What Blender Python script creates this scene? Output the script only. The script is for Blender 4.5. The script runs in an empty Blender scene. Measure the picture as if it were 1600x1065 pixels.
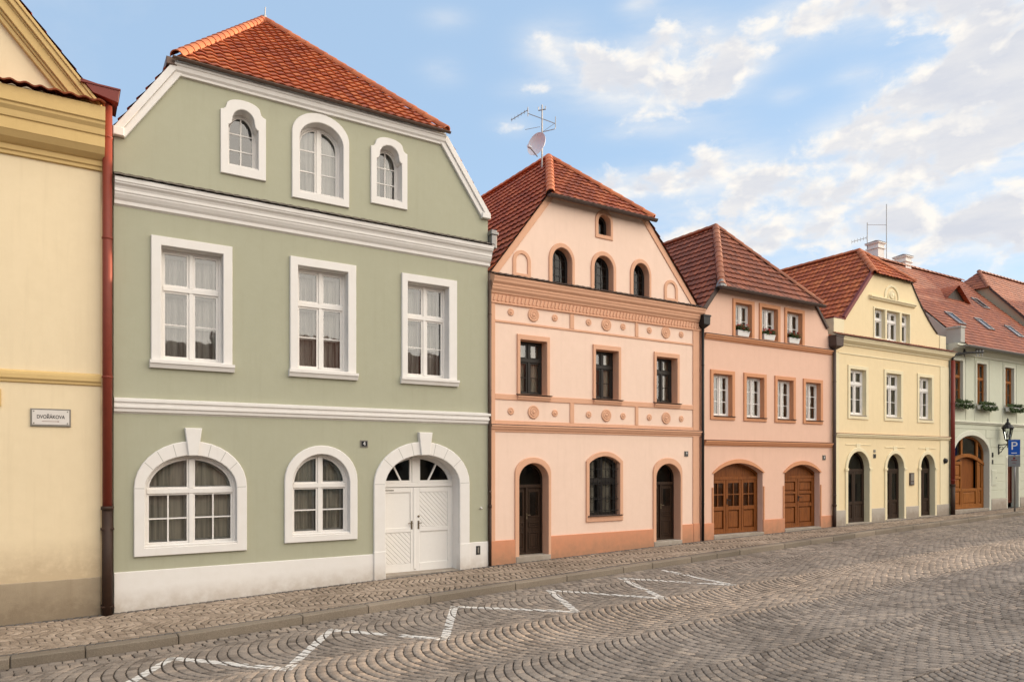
import bpy, math, random
import numpy as np
from mathutils import Vector
from mathutils.geometry import tessellate_polygon
random.seed(7); RNG = np.random.default_rng(7)
SC = bpy.context.scene
COL = SC.collection
R = math.radians

# ------------------------------------------------------------------ camera
# facades stand on the line y = 0 (x runs along the street, +y into the houses); units are metres
CAM_Y, CAM_Z = -14.77, 2.69
cd = bpy.data.cameras.new('camera'); cam = bpy.data.objects.new('camera', cd); COL.objects.link(cam)
cam.location = (0, CAM_Y, CAM_Z); cam.rotation_euler = (R(90), 0, R(-32.25))
cd.sensor_width = 36; cd.lens = 36 * 1125 / 1600; cd.shift_y = 0.1184
cd.clip_start = 0.1; cd.clip_end = 3000
SC.camera = cam

# ------------------------------------------------------------------ sun, sky, exposure
SUN_EL, SUN_AZ = 9.0, 90.0            # azimuth clockwise from +y: low sun shining along the street
sd = bpy.data.lights.new('sun', 'SUN'); sun = bpy.data.objects.new('sun', sd); COL.objects.link(sun)
sd.energy = 5.0; sd.angle = R(0.8); sd.color = (1.0, 0.74, 0.50)
sv = Vector((math.sin(R(SUN_AZ)) * math.cos(R(SUN_EL)), math.cos(R(SUN_AZ)) * math.cos(R(SUN_EL)), math.sin(R(SUN_EL))))
sun.rotation_euler = (-sv).to_track_quat('-Z', 'Y').to_euler()
sun.location = sv * 60

W = bpy.data.worlds.new('World'); SC.world = W; W.use_nodes = True
nt = W.node_tree; N = nt.nodes; L = nt.links; N.clear()
def wn(t, **k):
    n = N.new(t)
    for a, b in k.items(): setattr(n, a, b)
    return n
def M(op, a, b=None, c=None, clamp=False):
    n = N.new('ShaderNodeMath'); n.operation = op; n.use_clamp = clamp
    for i, v in enumerate((a, b, c)):
        if v is None: continue
        if isinstance(v, (int, float)): n.inputs[i].default_value = v
        else: L.new(v, n.inputs[i])
    return n.outputs[0]
sky = wn('ShaderNodeTexSky', sky_type='NISHITA'); sky.sun_disc = False
sky.sun_elevation = R(SUN_EL); sky.sun_rotation = R(SUN_AZ); sky.air_density = 1.0; sky.dust_density = 0.2; sky.ozone_density = 2.0
tc = wn('ShaderNodeTexCoord'); sep = wn('ShaderNodeSeparateXYZ'); L.new(tc.outputs['Generated'], sep.inputs[0])
dx, dy, dz = sep.outputs
az = M('MULTIPLY', M('ARCTAN2', dx, dy), 180 / math.pi)
el = M('MULTIPLY', M('ARCSINE', dz), 180 / math.pi)
# cloud banks standing over the street: (azimuth, elevation, half width, half height, weight)
BANKS = [(35.6, 29.8, 2.2, 1.3, .95), (39.0, 28.3, 2.4, 1.4, .85), (44.6, 29.2, 2.6, 1.7, 1.05), (47.6, 27.6, 2.3, 2.1, 1.0), (43.0, 26.8, 4.6, 1.5, .75),
         (43.6, 24.7, 2.2, .8, .6), (53.5, 29.8, 2.8, 1.3, .95), (58.5, 30.0, 3.2, 1.3, .95), (63.5, 29.4, 3.6, 1.9, 1.1), (51.2, 27.9, 1.4, .8, .55),
         (66.5, 26.0, 2.2, 2.2, 1.0), (63.6, 23.6, 2.6, 2.0, 1.05), (60.0, 22.6, 2.6, 1.7, 1.0), (56.8, 21.9, 2.4, 1.4, .9), (67.5, 21.2, 3.0, 2.0, .95), (62.0, 19.6, 4.2, 1.3, .85),
         (38.5, 20.6, 3.6, .8, .7), (43.5, 20.9, 3.6, 1.0, .8), (49.0, 21.6, 3.0, 1.5, .9), (52.6, 19.8, 3.0, 1.2, .8), (47.0, 18.2, 5.0, 1.2, .75), (66.0, 15.3, 3.4, 1.4, .95), (59.5, 16.4, 4.0, 1.5, .9), (51.5, 16.2, 4.4, 1.4, .9), (45.0, 16.0, 3.6, 1.2, .7), (57.0, 13.6, 5.0, 1.0, .7), (56.0, 18.6, 2.4, .8, .7),
         (42.3, 32.0, 1.3, .55, .75), (57.9, 25.9, 1.5, .5, .6), (53.2, 25.4, 1.2, .5, .5), (32.2, 25.0, 1.3, .55, .55), (26.7, 28.4, 1.4, .7, .42), (27.0, 31.5, 1.6, .6, .36), (34.0, 27.4, 2.0, .6, .4), (40.5, 24.2, 1.4, .5, .4)]
aev = wn('ShaderNodeCombineXYZ'); L.new(az, aev.inputs[0]); L.new(el, aev.inputs[1])
def banks(vec):
    cov = None
    for a0, e0, sx, sy, w in BANKS:
        q = wn('ShaderNodeVectorMath', operation='MULTIPLY_ADD'); L.new(vec, q.inputs[0]); kx, ky = .866 / sx, .866 / sy
        q.inputs[1].default_value = (kx, ky, 0); q.inputs[2].default_value = (-a0 * kx, -e0 * ky, 0)
        d = wn('ShaderNodeVectorMath', operation='DOT_PRODUCT'); L.new(q.outputs[0], d.inputs[0]); L.new(q.outputs[0], d.inputs[1])
        g = M('POWER', 0.36788, d.outputs['Value'])
        cov = M('MULTIPLY', g, w) if cov is None else M('MULTIPLY_ADD', g, w, cov)
    return M('MINIMUM', cov, 1.05)
# elsewhere in the sky: loose broken cloud
vdir = wn('ShaderNodeCombineXYZ'); L.new(az, vdir.inputs[0]); L.new(M('MULTIPLY', el, 1.6), vdir.inputs[1])
def noise(vec, scale, detail, rough, off=(0, 0, 0), dist=0.0, sc=(1, 1, 1)):
    mp = wn('ShaderNodeMapping'); L.new(vec, mp.inputs[0]); mp.inputs['Location'].default_value = off; mp.inputs['Scale'].default_value = sc
    n = wn('ShaderNodeTexNoise'); n.inputs['Scale'].default_value = scale; n.inputs['Detail'].default_value = detail
    n.inputs['Roughness'].default_value = rough; n.inputs['Distortion'].default_value = dist
    L.new(mp.outputs[0], n.inputs['Vector']); return n.outputs[0]
OX, OY = .8, 0.75                     # towards the light
n1 = noise(vdir.outputs[0], 0.29, 9, 0.56, dist=.2)
n1b = noise(vdir.outputs[0], 0.29, 4, 0.56, off=(OX, OY * 1.6, 0), dist=.2)
nth = noise(vdir.outputs[0], 0.22, 7, 0.62, off=(7, 3, 0), sc=(.55, 1.25, 1))
nbig = noise(tc.outputs['Generated'], 2.6, 6, 0.58, off=(3.1, .7, 1.9))
rest = M('MULTIPLY', M('SUBTRACT', nbig, 0.42), 4.0, clamp=True)
inwin = M('MULTIPLY', M('SUBTRACT', 1.0, M('MULTIPLY', M('ABSOLUTE', M('SUBTRACT', az, 33.0)), 1 / 50.0)), 1.6, clamp=True)
restw = M('MULTIPLY', rest, M('SUBTRACT', 1.0, inwin))
cov = M('ADD', banks(aev.outputs[0]), restw); covb = cov
def dens(c, n): return M('MULTIPLY', M('ADD', M('SUBTRACT', c, 0.56), M('MULTIPLY', M('SUBTRACT', n, 0.5), 2.7)), 1.8, clamp=True)
d0, d1 = dens(cov, n1), dens(covb, n1b)
soft = M('MULTIPLY', M('MULTIPLY', d0, d0), M('SUBTRACT', 3.0, M('MULTIPLY', d0, 2.0)))
thin = M('MULTIPLY', M('MULTIPLY', M('MINIMUM', cov, 0.9), M('MULTIPLY', M('SUBTRACT', nth, 0.25), 2.2, clamp=True)), 0.85, clamp=True)
soft = M('SUBTRACT', 1.0, M('MULTIPLY', M('SUBTRACT', 1.0, soft), M('SUBTRACT', 1.0, thin)))
shade = M('MULTIPLY', M('SUBTRACT', d1, 0.28), 1.45, clamp=True)
shade = M('MULTIPLY', M('MULTIPLY', shade, M('ADD', 0.35, M('MULTIPLY', d0, 0.6))), M('MULTIPLY_ADD', nth, 1.7, -0.06), clamp=True)
ccol = wn('ShaderNodeMix', data_type='RGBA'); L.new(shade, ccol.inputs[0])
ccol.inputs[6].default_value = (5.7, 5.45, 5.1, 1); ccol.inputs[7].default_value = (3.9, 4.05, 4.45, 1)
# bright warm cloud bank added behind the camera as soft front fill for the facades
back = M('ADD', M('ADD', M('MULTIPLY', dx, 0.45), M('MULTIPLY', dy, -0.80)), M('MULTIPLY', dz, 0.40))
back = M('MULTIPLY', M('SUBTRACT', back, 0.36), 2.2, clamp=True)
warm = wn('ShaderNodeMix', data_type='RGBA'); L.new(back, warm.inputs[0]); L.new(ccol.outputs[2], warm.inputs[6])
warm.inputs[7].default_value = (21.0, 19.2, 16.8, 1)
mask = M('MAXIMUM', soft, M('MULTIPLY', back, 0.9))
mask = M('MULTIPLY', mask, M('MULTIPLY', M('ADD', dz, 0.02), 12.0, clamp=True))
haz = wn('ShaderNodeMix', data_type='RGBA'); L.new(mask, haz.inputs[0])
skm = wn('ShaderNodeMix', data_type='RGBA'); skm.blend_type = 'MULTIPLY'; skm.inputs[0].default_value = 1
L.new(sky.outputs[0], skm.inputs[6]); skm.inputs[7].default_value = (1.0, 1.0, 1.0, 1)
veil = wn('ShaderNodeMix', data_type='RGBA'); veil.inputs[0].default_value = .62      # thin high haze
L.new(skm.outputs[2], veil.inputs[6]); veil.inputs[7].default_value = (3.25, 4.5, 6.15, 1)
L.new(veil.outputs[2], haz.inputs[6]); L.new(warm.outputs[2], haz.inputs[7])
bg = wn('ShaderNodeBackground'); bg.inputs[1].default_value = 0.1
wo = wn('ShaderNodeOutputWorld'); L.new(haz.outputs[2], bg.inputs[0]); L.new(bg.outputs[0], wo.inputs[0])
vs = SC.view_settings; vs.view_transform = 'Standard'; vs.look = 'None'; vs.exposure = 0.85; vs.gamma = 1.0; vs.use_curve_mapping = False
SC.cycles.sample_clamp_indirect = 5; SC.cycles.max_bounces = 6; SC.cycles.transparent_max_bounces = 16

# ------------------------------------------------------------------ materials
def newmat(name):
    m = bpy.data.materials.new(name); m.use_nodes = True
    t = m.node_tree; b = t.nodes['Principled BSDF']; return m, t, b
def nd(t, kind, ins=None, **k):
    n = t.nodes.new(kind)
    for a, b in k.items(): setattr(n, a, b)
    for a, b in (ins or {}).items():
        if hasattr(b, 'is_output'): t.links.new(b, n.inputs[a])
        else: n.inputs[a].default_value = b
    return n
def mixc(t, f, a, b, mode='MIX'):
    n = t.nodes.new('ShaderNodeMix'); n.data_type = 'RGBA'; n.blend_type = mode
    for i, v in ((0, f), (6, a), (7, b)):
        if hasattr(v, 'is_output'): t.links.new(v, n.inputs[i])
        else: n.inputs[i].default_value = v if i == 0 else (*v, 1)
    return n.outputs[2]
def ramp(t, fac, stops):
    n = t.nodes.new('ShaderNodeValToRGB'); t.links.new(fac, n.inputs[0]); e = n.color_ramp.elements
    while len(e) < len(stops): e.new(0.5)
    for q, (p, c) in zip(e, stops): q.position = p; q.color = (*c, 1) if len(c) == 3 else c
    return n.outputs[0]
def tint(c, k): return tuple(min(1, x * k) for x in c)
def plaster(name, c, rough=0.9, var=0.06, dirt=None, grain=70, bump=0.12, patch=0.35):
    """painted render: broad mottling, a fine grain, faint vertical wash marks and (dirt) splashes low on the wall"""
    m, t, b = newmat(name)
    P = nd(t, 'ShaderNodeNewGeometry').outputs['Position']
    big = nd(t, 'ShaderNodeTexNoise', {'Vector': P, 'Scale': .55, 'Detail': 5, 'Roughness': .62}).outputs[0]
    mid = nd(t, 'ShaderNodeTexNoise', {'Vector': P, 'Scale': 4.5, 'Detail': 6, 'Roughness': .65}).outputs[0]
    col = mixc(t, big, tint(c, 1 - var), tint(c, 1 + var))
    mp = nd(t, 'ShaderNodeMapping', {'Vector': P, 'Scale': (5.0, 5.0, .35)}).outputs[0]
    wash = nd(t, 'ShaderNodeTexNoise', {'Vector': mp, 'Scale': 1.6, 'Detail': 4, 'Roughness': .6}).outputs[0]
    wf = ramp(t, wash, [(.52, (0, 0, 0)), (.8, (patch, patch, patch))])
    col = mixc(t, wf, col, tint((c[0] * .82, c[1] * .80, c[2] * .76), 1))
    mf = ramp(t, mid, [(.35, (.25, .25, .25)), (.62, (0, 0, 0))])
    col = mixc(t, mf, col, tint((c[0] * .90, c[1] * .88, c[2] * .84), 1))
    if dirt:
        z0, z1, dc = dirt
        z = nd(t, 'ShaderNodeSeparateXYZ', {0: P}).outputs[2]
        x = nd(t, 'ShaderNodeSeparateXYZ', {0: P}).outputs[0]
        lift = nd(t, 'ShaderNodeMath', {0: x, 1: .024}, operation='MULTIPLY').outputs[0]
        zz = nd(t, 'ShaderNodeMath', {0: z, 1: lift}, operation='SUBTRACT').outputs[0]
        h = nd(t, 'ShaderNodeMapRange', {0: zz, 1: z0, 2: z1, 3: 1.0, 4: 0.0}).outputs[0]
        s = nd(t, 'ShaderNodeMath', {0: h, 1: mid}, operation='MULTIPLY').outputs[0]
        col = mixc(t, ramp(t, s, [(.10, (0, 0, 0)), (.42, (.8, .8, .8))]), col, dc)
    t.links.new(col, b.inputs['Base Color']); b.inputs['Roughness'].default_value = rough; b.inputs['Specular IOR Level'].default_value = .25
    f = nd(t, 'ShaderNodeTexNoise', {'Vector': P, 'Scale': grain, 'Detail': 4, 'Roughness': .7}).outputs[0]
    f2 = nd(t, 'ShaderNodeTexNoise', {'Vector': P, 'Scale': 3.0, 'Detail': 3}).outputs[0]
    hs = nd(t, 'ShaderNodeMath', {0: f2, 1: 3.0, 2: f}, operation='MULTIPLY_ADD').outputs[0]
    bp = nd(t, 'ShaderNodeBump', {'Height': hs, 'Strength': bump, 'Distance': .02}); t.links.new(bp.outputs[0], b.inputs['Normal'])
    return m
def paint(name, c, rough=.5, var=.05, metal=0.0, bump=.03, scale=12, wear=None):
    m, t, b = newmat(name)
    P = nd(t, 'ShaderNodeNewGeometry').outputs['Position']
    n = nd(t, 'ShaderNodeTexNoise', {'Vector': P, 'Scale': scale, 'Detail': 6, 'Roughness': .65}).outputs[0]
    col = mixc(t, n, tint(c, 1 - 2 * var), tint(c, 1 + 2 * var))
    if wear:
        n2 = nd(t, 'ShaderNodeTexNoise', {'Vector': P, 'Scale': 26, 'Detail': 8, 'Roughness': .75}).outputs[0]
        col = mixc(t, ramp(t, n2, [(.60, (0, 0, 0)), (.70, (.8, .8, .8))]), col, wear)
    t.links.new(col, b.inputs['Base Color']); b.inputs['Roughness'].default_value = rough; b.inputs['Metallic'].default_value = metal; b.inputs['Specular IOR Level'].default_value = .28
    bp = nd(t, 'ShaderNodeBump', {'Height': n, 'Strength': bump, 'Distance': .02}); t.links.new(bp.outputs[0], b.inputs['Normal'])
    return m
def wood(name, c, dark, rough=.45, horiz=False):
    m, t, b = newmat(name)
    P = nd(t, 'ShaderNodeNewGeometry').outputs['Position']
    mp = nd(t, 'ShaderNodeMapping', {'Vector': P, 'Scale': (2.2, 22, 22) if horiz else (22, 22, 1.6)}).outputs[0]
    n = nd(t, 'ShaderNodeTexNoise', {'Vector': mp, 'Scale': 1.5, 'Detail': 7, 'Roughness': .6, 'Distortion': .4}).outputs[0]
    col = ramp(t, n, [(.28, dark), (.5, c), (.75, tint(c, 1.3))])
    t.links.new(col, b.inputs['Base Color']); b.inputs['Roughness'].default_value = rough; b.inputs['Specular IOR Level'].default_value = .22
    bp = nd(t, 'ShaderNodeBump', {'Height': n, 'Strength': .12, 'Distance': .01}); t.links.new(bp.outputs[0], b.inputs['Normal'])
    return m
def tiles(name, cols, rough=.72, moss=.35, mossc=(.07, .055, .045)):
    m, t, b = newmat(name)
    g = nd(t, 'ShaderNodeNewGeometry'); P = g.outputs['Position']
    col = ramp(t, g.outputs['Random Per Island'], cols)
    n = nd(t, 'ShaderNodeTexNoise', {'Vector': P, 'Scale': 1.1, 'Detail': 6, 'Roughness': .65}).outputs[0]
    n2 = nd(t, 'ShaderNodeTexNoise', {'Vector': P, 'Scale': 22, 'Detail': 5, 'Roughness': .7}).outputs[0]
    col = mixc(t, ramp(t, n, [(.45, (0, 0, 0)), (.75, (moss, moss, moss))]), col, mossc)
    col = mixc(t, ramp(t, n2, [(.5, (0, 0, 0)), (.72, (.30, .30, .30))]), col, mossc)
    t.links.new(col, b.inputs['Base Color']); b.inputs['Roughness'].default_value = rough
    bp = nd(t, 'ShaderNodeBump', {'Height': n2, 'Strength': .25, 'Distance': .01}); t.links.new(bp.outputs[0], b.inputs['Normal'])
    return m
def stone(name, cols, rough=.75, bump=.4, scale=45, spec=.4, patch=None):
    m, t, b = newmat(name)
    g = nd(t, 'ShaderNodeNewGeometry'); P = g.outputs['Position']
    col = ramp(t, g.outputs['Random Per Island'], cols)
    n = nd(t, 'ShaderNodeTexNoise', {'Vector': P, 'Scale': scale, 'Detail': 6, 'Roughness': .7}).outputs[0]
    n2 = nd(t, 'ShaderNodeTexNoise', {'Vector': P, 'Scale': .5, 'Detail': 5, 'Roughness': .6}).outputs[0]
    k = ramp(t, n, [(.3, (.66, .66, .66)), (.7, (1.22, 1.22, 1.22))])
    col = mixc(t, 1.0, col, k, 'MULTIPLY')
    k2 = ramp(t, n2, [(.3, (.76, .74, .72)), (.7, (1.15, 1.13, 1.11))])
    col = mixc(t, 1.0, col, k2, 'MULTIPLY')
    t.links.new(col, b.inputs['Base Color']); b.inputs['Roughness'].default_value = rough; b.inputs['Specular IOR Level'].default_value = spec
    bp = nd(t, 'ShaderNodeBump', {'Height': n, 'Strength': bump, 'Distance': .01}); t.links.new(bp.outputs[0], b.inputs['Normal'])
    return m
def glassmat(name, ior=1.7, tintc=(.92, .95, .94)):
    m = bpy.data.materials.new(name); m.use_nodes = True; t = m.node_tree; t.nodes.clear()
    P = nd(t, 'ShaderNodeNewGeometry').outputs['Position']
    n = nd(t, 'ShaderNodeTexNoise', {'Vector': P, 'Scale': 2.6, 'Detail': 2}).outputs[0]
    bp = nd(t, 'ShaderNodeBump', {'Height': n, 'Strength': .03, 'Distance': .05})
    fr = nd(t, 'ShaderNodeFresnel', {'IOR': ior, 'Normal': bp.outputs[0]})
    tr = nd(t, 'ShaderNodeBsdfTransparent', {'Color': (*tintc, 1)})
    gl = nd(t, 'ShaderNodeBsdfGlossy', {'Color': (1, 1, 1, 1), 'Roughness': .02, 'Normal': bp.outputs[0]})
    mx = nd(t, 'ShaderNodeMixShader', {0: fr.outputs[0], 1: tr.outputs[0], 2: gl.outputs[0]})
    o = nd(t, 'ShaderNodeOutputMaterial', {0: mx.outputs[0]}); return m

DIRT = (.26, .21, .16)
mOchre = plaster('render cream', (.77, .63, .42), dirt=(.6, 1.6, (.50, .38, .24)))
mOchreT = plaster('render ochre trim', (.62, .435, .19), patch=.25)
mOchreP = plaster('old render plinth', (.40, .32, .22), var=.25, dirt=(-.1, .9, (.22, .165, .11)), bump=.35, patch=.7)
mGreen = plaster('render sage', (.395, .388, .285), var=.055, patch=.3)
mWhite = plaster('white lime trim', (.75, .715, .675), var=.03, patch=.22, bump=.06)
mWhiteP = plaster('white plinth', (.75, .715, .675), var=.03, dirt=(-.1, .5, (.50, .43, .36)), patch=.15, bump=.08)
mPeach = plaster('render peach', (.815, .605, .485), var=.045, patch=.3)
mPeachT = plaster('render terracotta trim', (.68, .385, .25), var=.05, patch=.3)
mPeachP = plaster('render terracotta plinth', (.62, .275, .155), var=.06, dirt=(-.1, .7, (.36, .20, .12)))
mPink = plaster('render salmon', (.75, .49, .372), var=.045, patch=.3)
mPinkT = plaster('render salmon trim', (.61, .29, .155), var=.05)
mYel = plaster('render straw', (.80, .65, .405), var=.05, patch=.3)
mYelT = plaster('render pale straw trim', (.78, .68, .46), var=.03)
mMint = plaster('render mint', (.56, .57, .455), var=.03, patch=.2)
mMintT = plaster('render pale mint trim', (.62, .615, .51), var=.03)
mStoneP = plaster('pale stone plinth', (.47, .42, .36), var=.12, dirt=(-.1, .6, (.27, .22, .17)))
mBeige = plaster('render beige', (.55, .42, .28), var=.06)
mGrey = plaster('render grey', (.46, .44, .40), var=.08)
mWin = paint('white window paint', (.75, .715, .675), .4, .03, wear=(.64, .58, .51))
mDoorW = paint('white door paint', (.76, .73, .69), .42, .02)
mBrown = wood('dark brown wood', (.034, .018, .010), (.014, .008, .005), .5)
mBlackF = paint('dark window frame', (.022, .018, .015), .4)
mOak = wood('golden brown wood', (.20, .062, .012), (.10, .028, .006), .5)
mOakL = wood('light brown window wood', (.27, .095, .018), (.15, .05, .010), .5)
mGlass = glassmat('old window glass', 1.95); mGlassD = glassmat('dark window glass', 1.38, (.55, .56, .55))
def cloth(name, c):  # shade of the folds painted into the colour as vertical stripes
    m, t, b = newmat(name); P = nd(t, 'ShaderNodeNewGeometry').outputs['Position']
    mp = nd(t, 'ShaderNodeMapping', {'Vector': P, 'Scale': (16, 4, .5)}).outputs[0]
    n = nd(t, 'ShaderNodeTexNoise', {'Vector': mp, 'Scale': 1.0, 'Detail': 4, 'Roughness': .6}).outputs[0]
    t.links.new(ramp(t, n, [(.32, tint(c, .50)), (.5, c), (.68, tint(c, 1.3))]), b.inputs['Base Color']); b.inputs['Roughness'].default_value = .95; b.inputs['Specular IOR Level'].default_value = .1
    return m
mCurt = cloth('net curtain', (.52, .49, .45))
mCurtD = cloth('linen curtain', (.68, .61, .51))
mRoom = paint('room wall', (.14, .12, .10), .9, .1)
mRed = paint('red oxide sheet metal', (.17, .026, .018), .45, .08)
mPipe = paint('red oxide pipe', (.19, .036, .020), .5, .08)
mIron = paint('rusty cast iron', (.040, .020, .012), .6, .25, scale=9)
mBlack = paint('black metal', (.015, .014, .014), .45, .1)
mZinc = paint('weathered zinc', (.24, .23, .22), .45, .12, metal=.6)
mSlate = paint('grey brown cap tiles', (.15, .125, .105), .7, .2)
mDarkS = paint('brown sheet metal', (.085, .058, .048), .6, .1)
mCopper = paint('brown gutter metal', (.13, .085, .065), .45, .1, metal=.3)
mTileA = tiles('orange clay tile', [(0, (.30, .062, .020)), (.5, (.42, .095, .026)), (1, (.54, .150, .042))], moss=.22, mossc=(.17, .05, .025))
mTileB = tiles('red clay tile', [(0, (.22, .048, .020)), (.5, (.33, .075, .026)), (1, (.43, .118, .040))], moss=.35, mossc=(.11, .038, .024))
mTileC = tiles('brown clay tile', [(0, (.15, .043, .020)), (.5, (.22, .060, .027)), (1, (.30, .088, .038))], moss=.35, mossc=(.085, .032, .022))
mTileD = tiles('flat red tile', [(0, (.22, .058, .026)), (.5, (.29, .078, .033)), (1, (.36, .108, .044))], moss=.5, mossc=(.12, .045, .028))
mRidge = tiles('ridge tile', [(0, (.37, .092, .029)), (1, (.50, .15, .05))], moss=.15)
mRidgeD = tiles('dull ridge tile', [(0, (.25, .075, .034)), (1, (.36, .13, .06))], moss=.25)
mUnder = paint('roof underlay', (.05, .025, .018), .9)
mSteel = paint('galvanised steel', (.30, .29, .28), .4, .08, metal=.8)
mDish = paint('dish grey', (.60, .62, .67), .5, .04)
mBrass = paint('door fittings', (.20, .16, .11), .35, .1, metal=.8)
mSignW = paint('enamel white', (.66, .61, .56), .3, .03); mSignB = paint('enamel black', (.018, .018, .02), .3)
mSignGrey = paint('sign edge', (.22, .20, .17), .4, .1)
mBlue = paint('sign blue', (.008, .085, .42), .35, .02); mWhitePl = paint('sign white', (.78, .76, .74), .4, .01)
mLeaf = paint('leaves', (.055, .085, .022), .6, .3, scale=30); mFlower = paint('red flowers', (.42, .035, .03), .6, .2, scale=40)
mFlowerW = paint('white flowers', (.75, .68, .64), .6, .1, scale=40)
mPot = paint('white planter', (.72, .69, .66), .45, .03)
mLampGlass = glassmat('lantern glass', 1.5)
mRoad = stone('granite setts', [(0, (.175, .146, .122)), (.12, (.23, .192, .16)), (.4, (.268, .226, .19)), (.8, (.305, .258, .216)), (1, (.375, .305, .245))], rough=.8, bump=.35, spec=.15)
mPave = stone('tan paving setts', [(0, (.25, .195, .148)), (.5, (.325, .258, .198)), (1, (.41, .33, .26))], rough=.85, bump=.3, spec=.15)
mPaveD = stone('dark border setts', [(0, (.105, .092, .082)), (1, (.16, .14, .125))], rough=.75)
mKerb = stone('kerb granite', [(0, (.20, .165, .125)), (1, (.28, .23, .175))], rough=.8, bump=.45, scale=60)
mMortar = paint('joint sand', (.055, .042, .032), .95, .2, scale=20, bump=.3)
mPaint = paint('worn white road paint', (.62, .585, .54), .6, .08, scale=30, wear=(.30, .26, .22))
mGround = paint('far ground', (.16, .135, .115), .9, .1, scale=2)

# ------------------------------------------------------------------ mesh helpers
def ground_z(x):
    xs = [-120, -6, -.8, .86, 5.7, 8.6, 15.8, 22, 29.6, 36, 60, 400]; zs = [-2.0, -.11, -.025, 0, .16, .243, .425, .533, .652, .775, 1.05, 1.6]
    return float(np.interp(x, xs, zs))
def wpos(o):
    p = Vector((0, 0, 0))
    while o is not None: p += o.location; o = o.parent
    return p
def clip_half(poly, a, b, c):          # keep a*x + b*z <= c
    out = []
    for i in range(len(poly)):
        p, q = poly[i], poly[(i + 1) % len(poly)]
        dp, dq = a * p[0] + b * p[1] - c, a * q[0] + b * q[1] - c
        if dp <= 0: out.append(p)
        if (dp < 0 < dq) or (dq < 0 < dp):
            s = dp / (dp - dq); out.append((p[0] + (q[0] - p[0]) * s, p[1] + (q[1] - p[1]) * s))
    return out
def clip_rect(poly, x0, x1, z0, z1):
    for h in ((-1, 0, -x0), (1, 0, x1), (0, -1, -z0), (0, 1, z1)):
        if len(poly) < 3: return []
        poly = clip_half(poly, *h)
    return poly
def clip_convex(poly, conv):           # conv counter-clockwise
    for i in range(len(conv)):
        if len(poly) < 3: return []
        (x0, y0), (x1, y1) = conv[i], conv[(i + 1) % len(conv)]
        nx, ny = (y1 - y0), -(x1 - x0)
        poly = clip_half(poly, nx, ny, nx * x0 + ny * y0)
    return poly
def dedupe(poly, e=1e-4):
    out = []
    for p in poly:
        if not out or math.hypot(p[0] - out[-1][0], p[1] - out[-1][1]) > e: out.append(p)
    if len(out) > 1 and math.hypot(out[0][0] - out[-1][0], out[0][1] - out[-1][1]) < e: out.pop()
    return out
def inset(poly, w):                    # convex, counter-clockwise
    poly = dedupe(poly, 4e-3); n = len(poly); res = []
    for i in range(n):
        p0, p1, p2 = poly[i - 1], poly[i], poly[(i + 1) % n]
        d1 = Vector((p1[0] - p0[0], p1[1] - p0[1])).normalized(); d2 = Vector((p2[0] - p1[0], p2[1] - p1[1])).normalized()
        n1, n2 = Vector((-d1.y, d1.x)), Vector((-d2.y, d2.x)); b = n1 + n2
        if b.length < 1e-6: b = n1.copy()
        b.normalize(); k = w / max(.35, b.dot(n1)); res.append((p1[0] + b.x * k, p1[1] + b.y * k))
    return poly, res
def loop(kind, x0, x1, z0, zs=None, zt=None, sh=0, n=18):
    """outline of an opening, counter-clockwise seen from the street: rect, e(lliptic arch), s(egmental arch), sh(ouldered arch)"""
    if kind == 'rect': return [(x0, z0), (x1, z0), (x1, zt), (x0, zt)]
    pts = [(x0, z0), (x1, z0)]; c, h, r = (x0 + x1) / 2, (x1 - x0) / 2, zt - zs
    if kind == 'e': pts += [(c + h * math.cos(math.pi * i / n), zs + r * math.sin(math.pi * i / n)) for i in range(n + 1)]
    elif kind == 's':
        rad = (h * h + r * r) / (2 * r); t0 = math.asin(min(1, h / rad))
        pts += [(c + rad * math.sin(t0 * (1 - 2 * i / n)), zt - rad + rad * math.cos(t0 * (1 - 2 * i / n))) for i in range(n + 1)]
    elif kind == 'sh':
        k = h - sh
        side = [(h, 0), (h, .035), (h - sh * .45, .05), (k + sh * .2, .085), (k, .15)]
        arc = [(k * math.cos(math.pi * i / n), .15 + (r - .15) * math.sin(math.pi * i / n)) for i in range(n + 1)]
        pts += [(c + a, zs + b) for a, b in side] + [(c + a, zs + b) for a, b in arc[1:-1]] + [(c - a, zs + b) for a, b in side[::-1]]
    return pts

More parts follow.
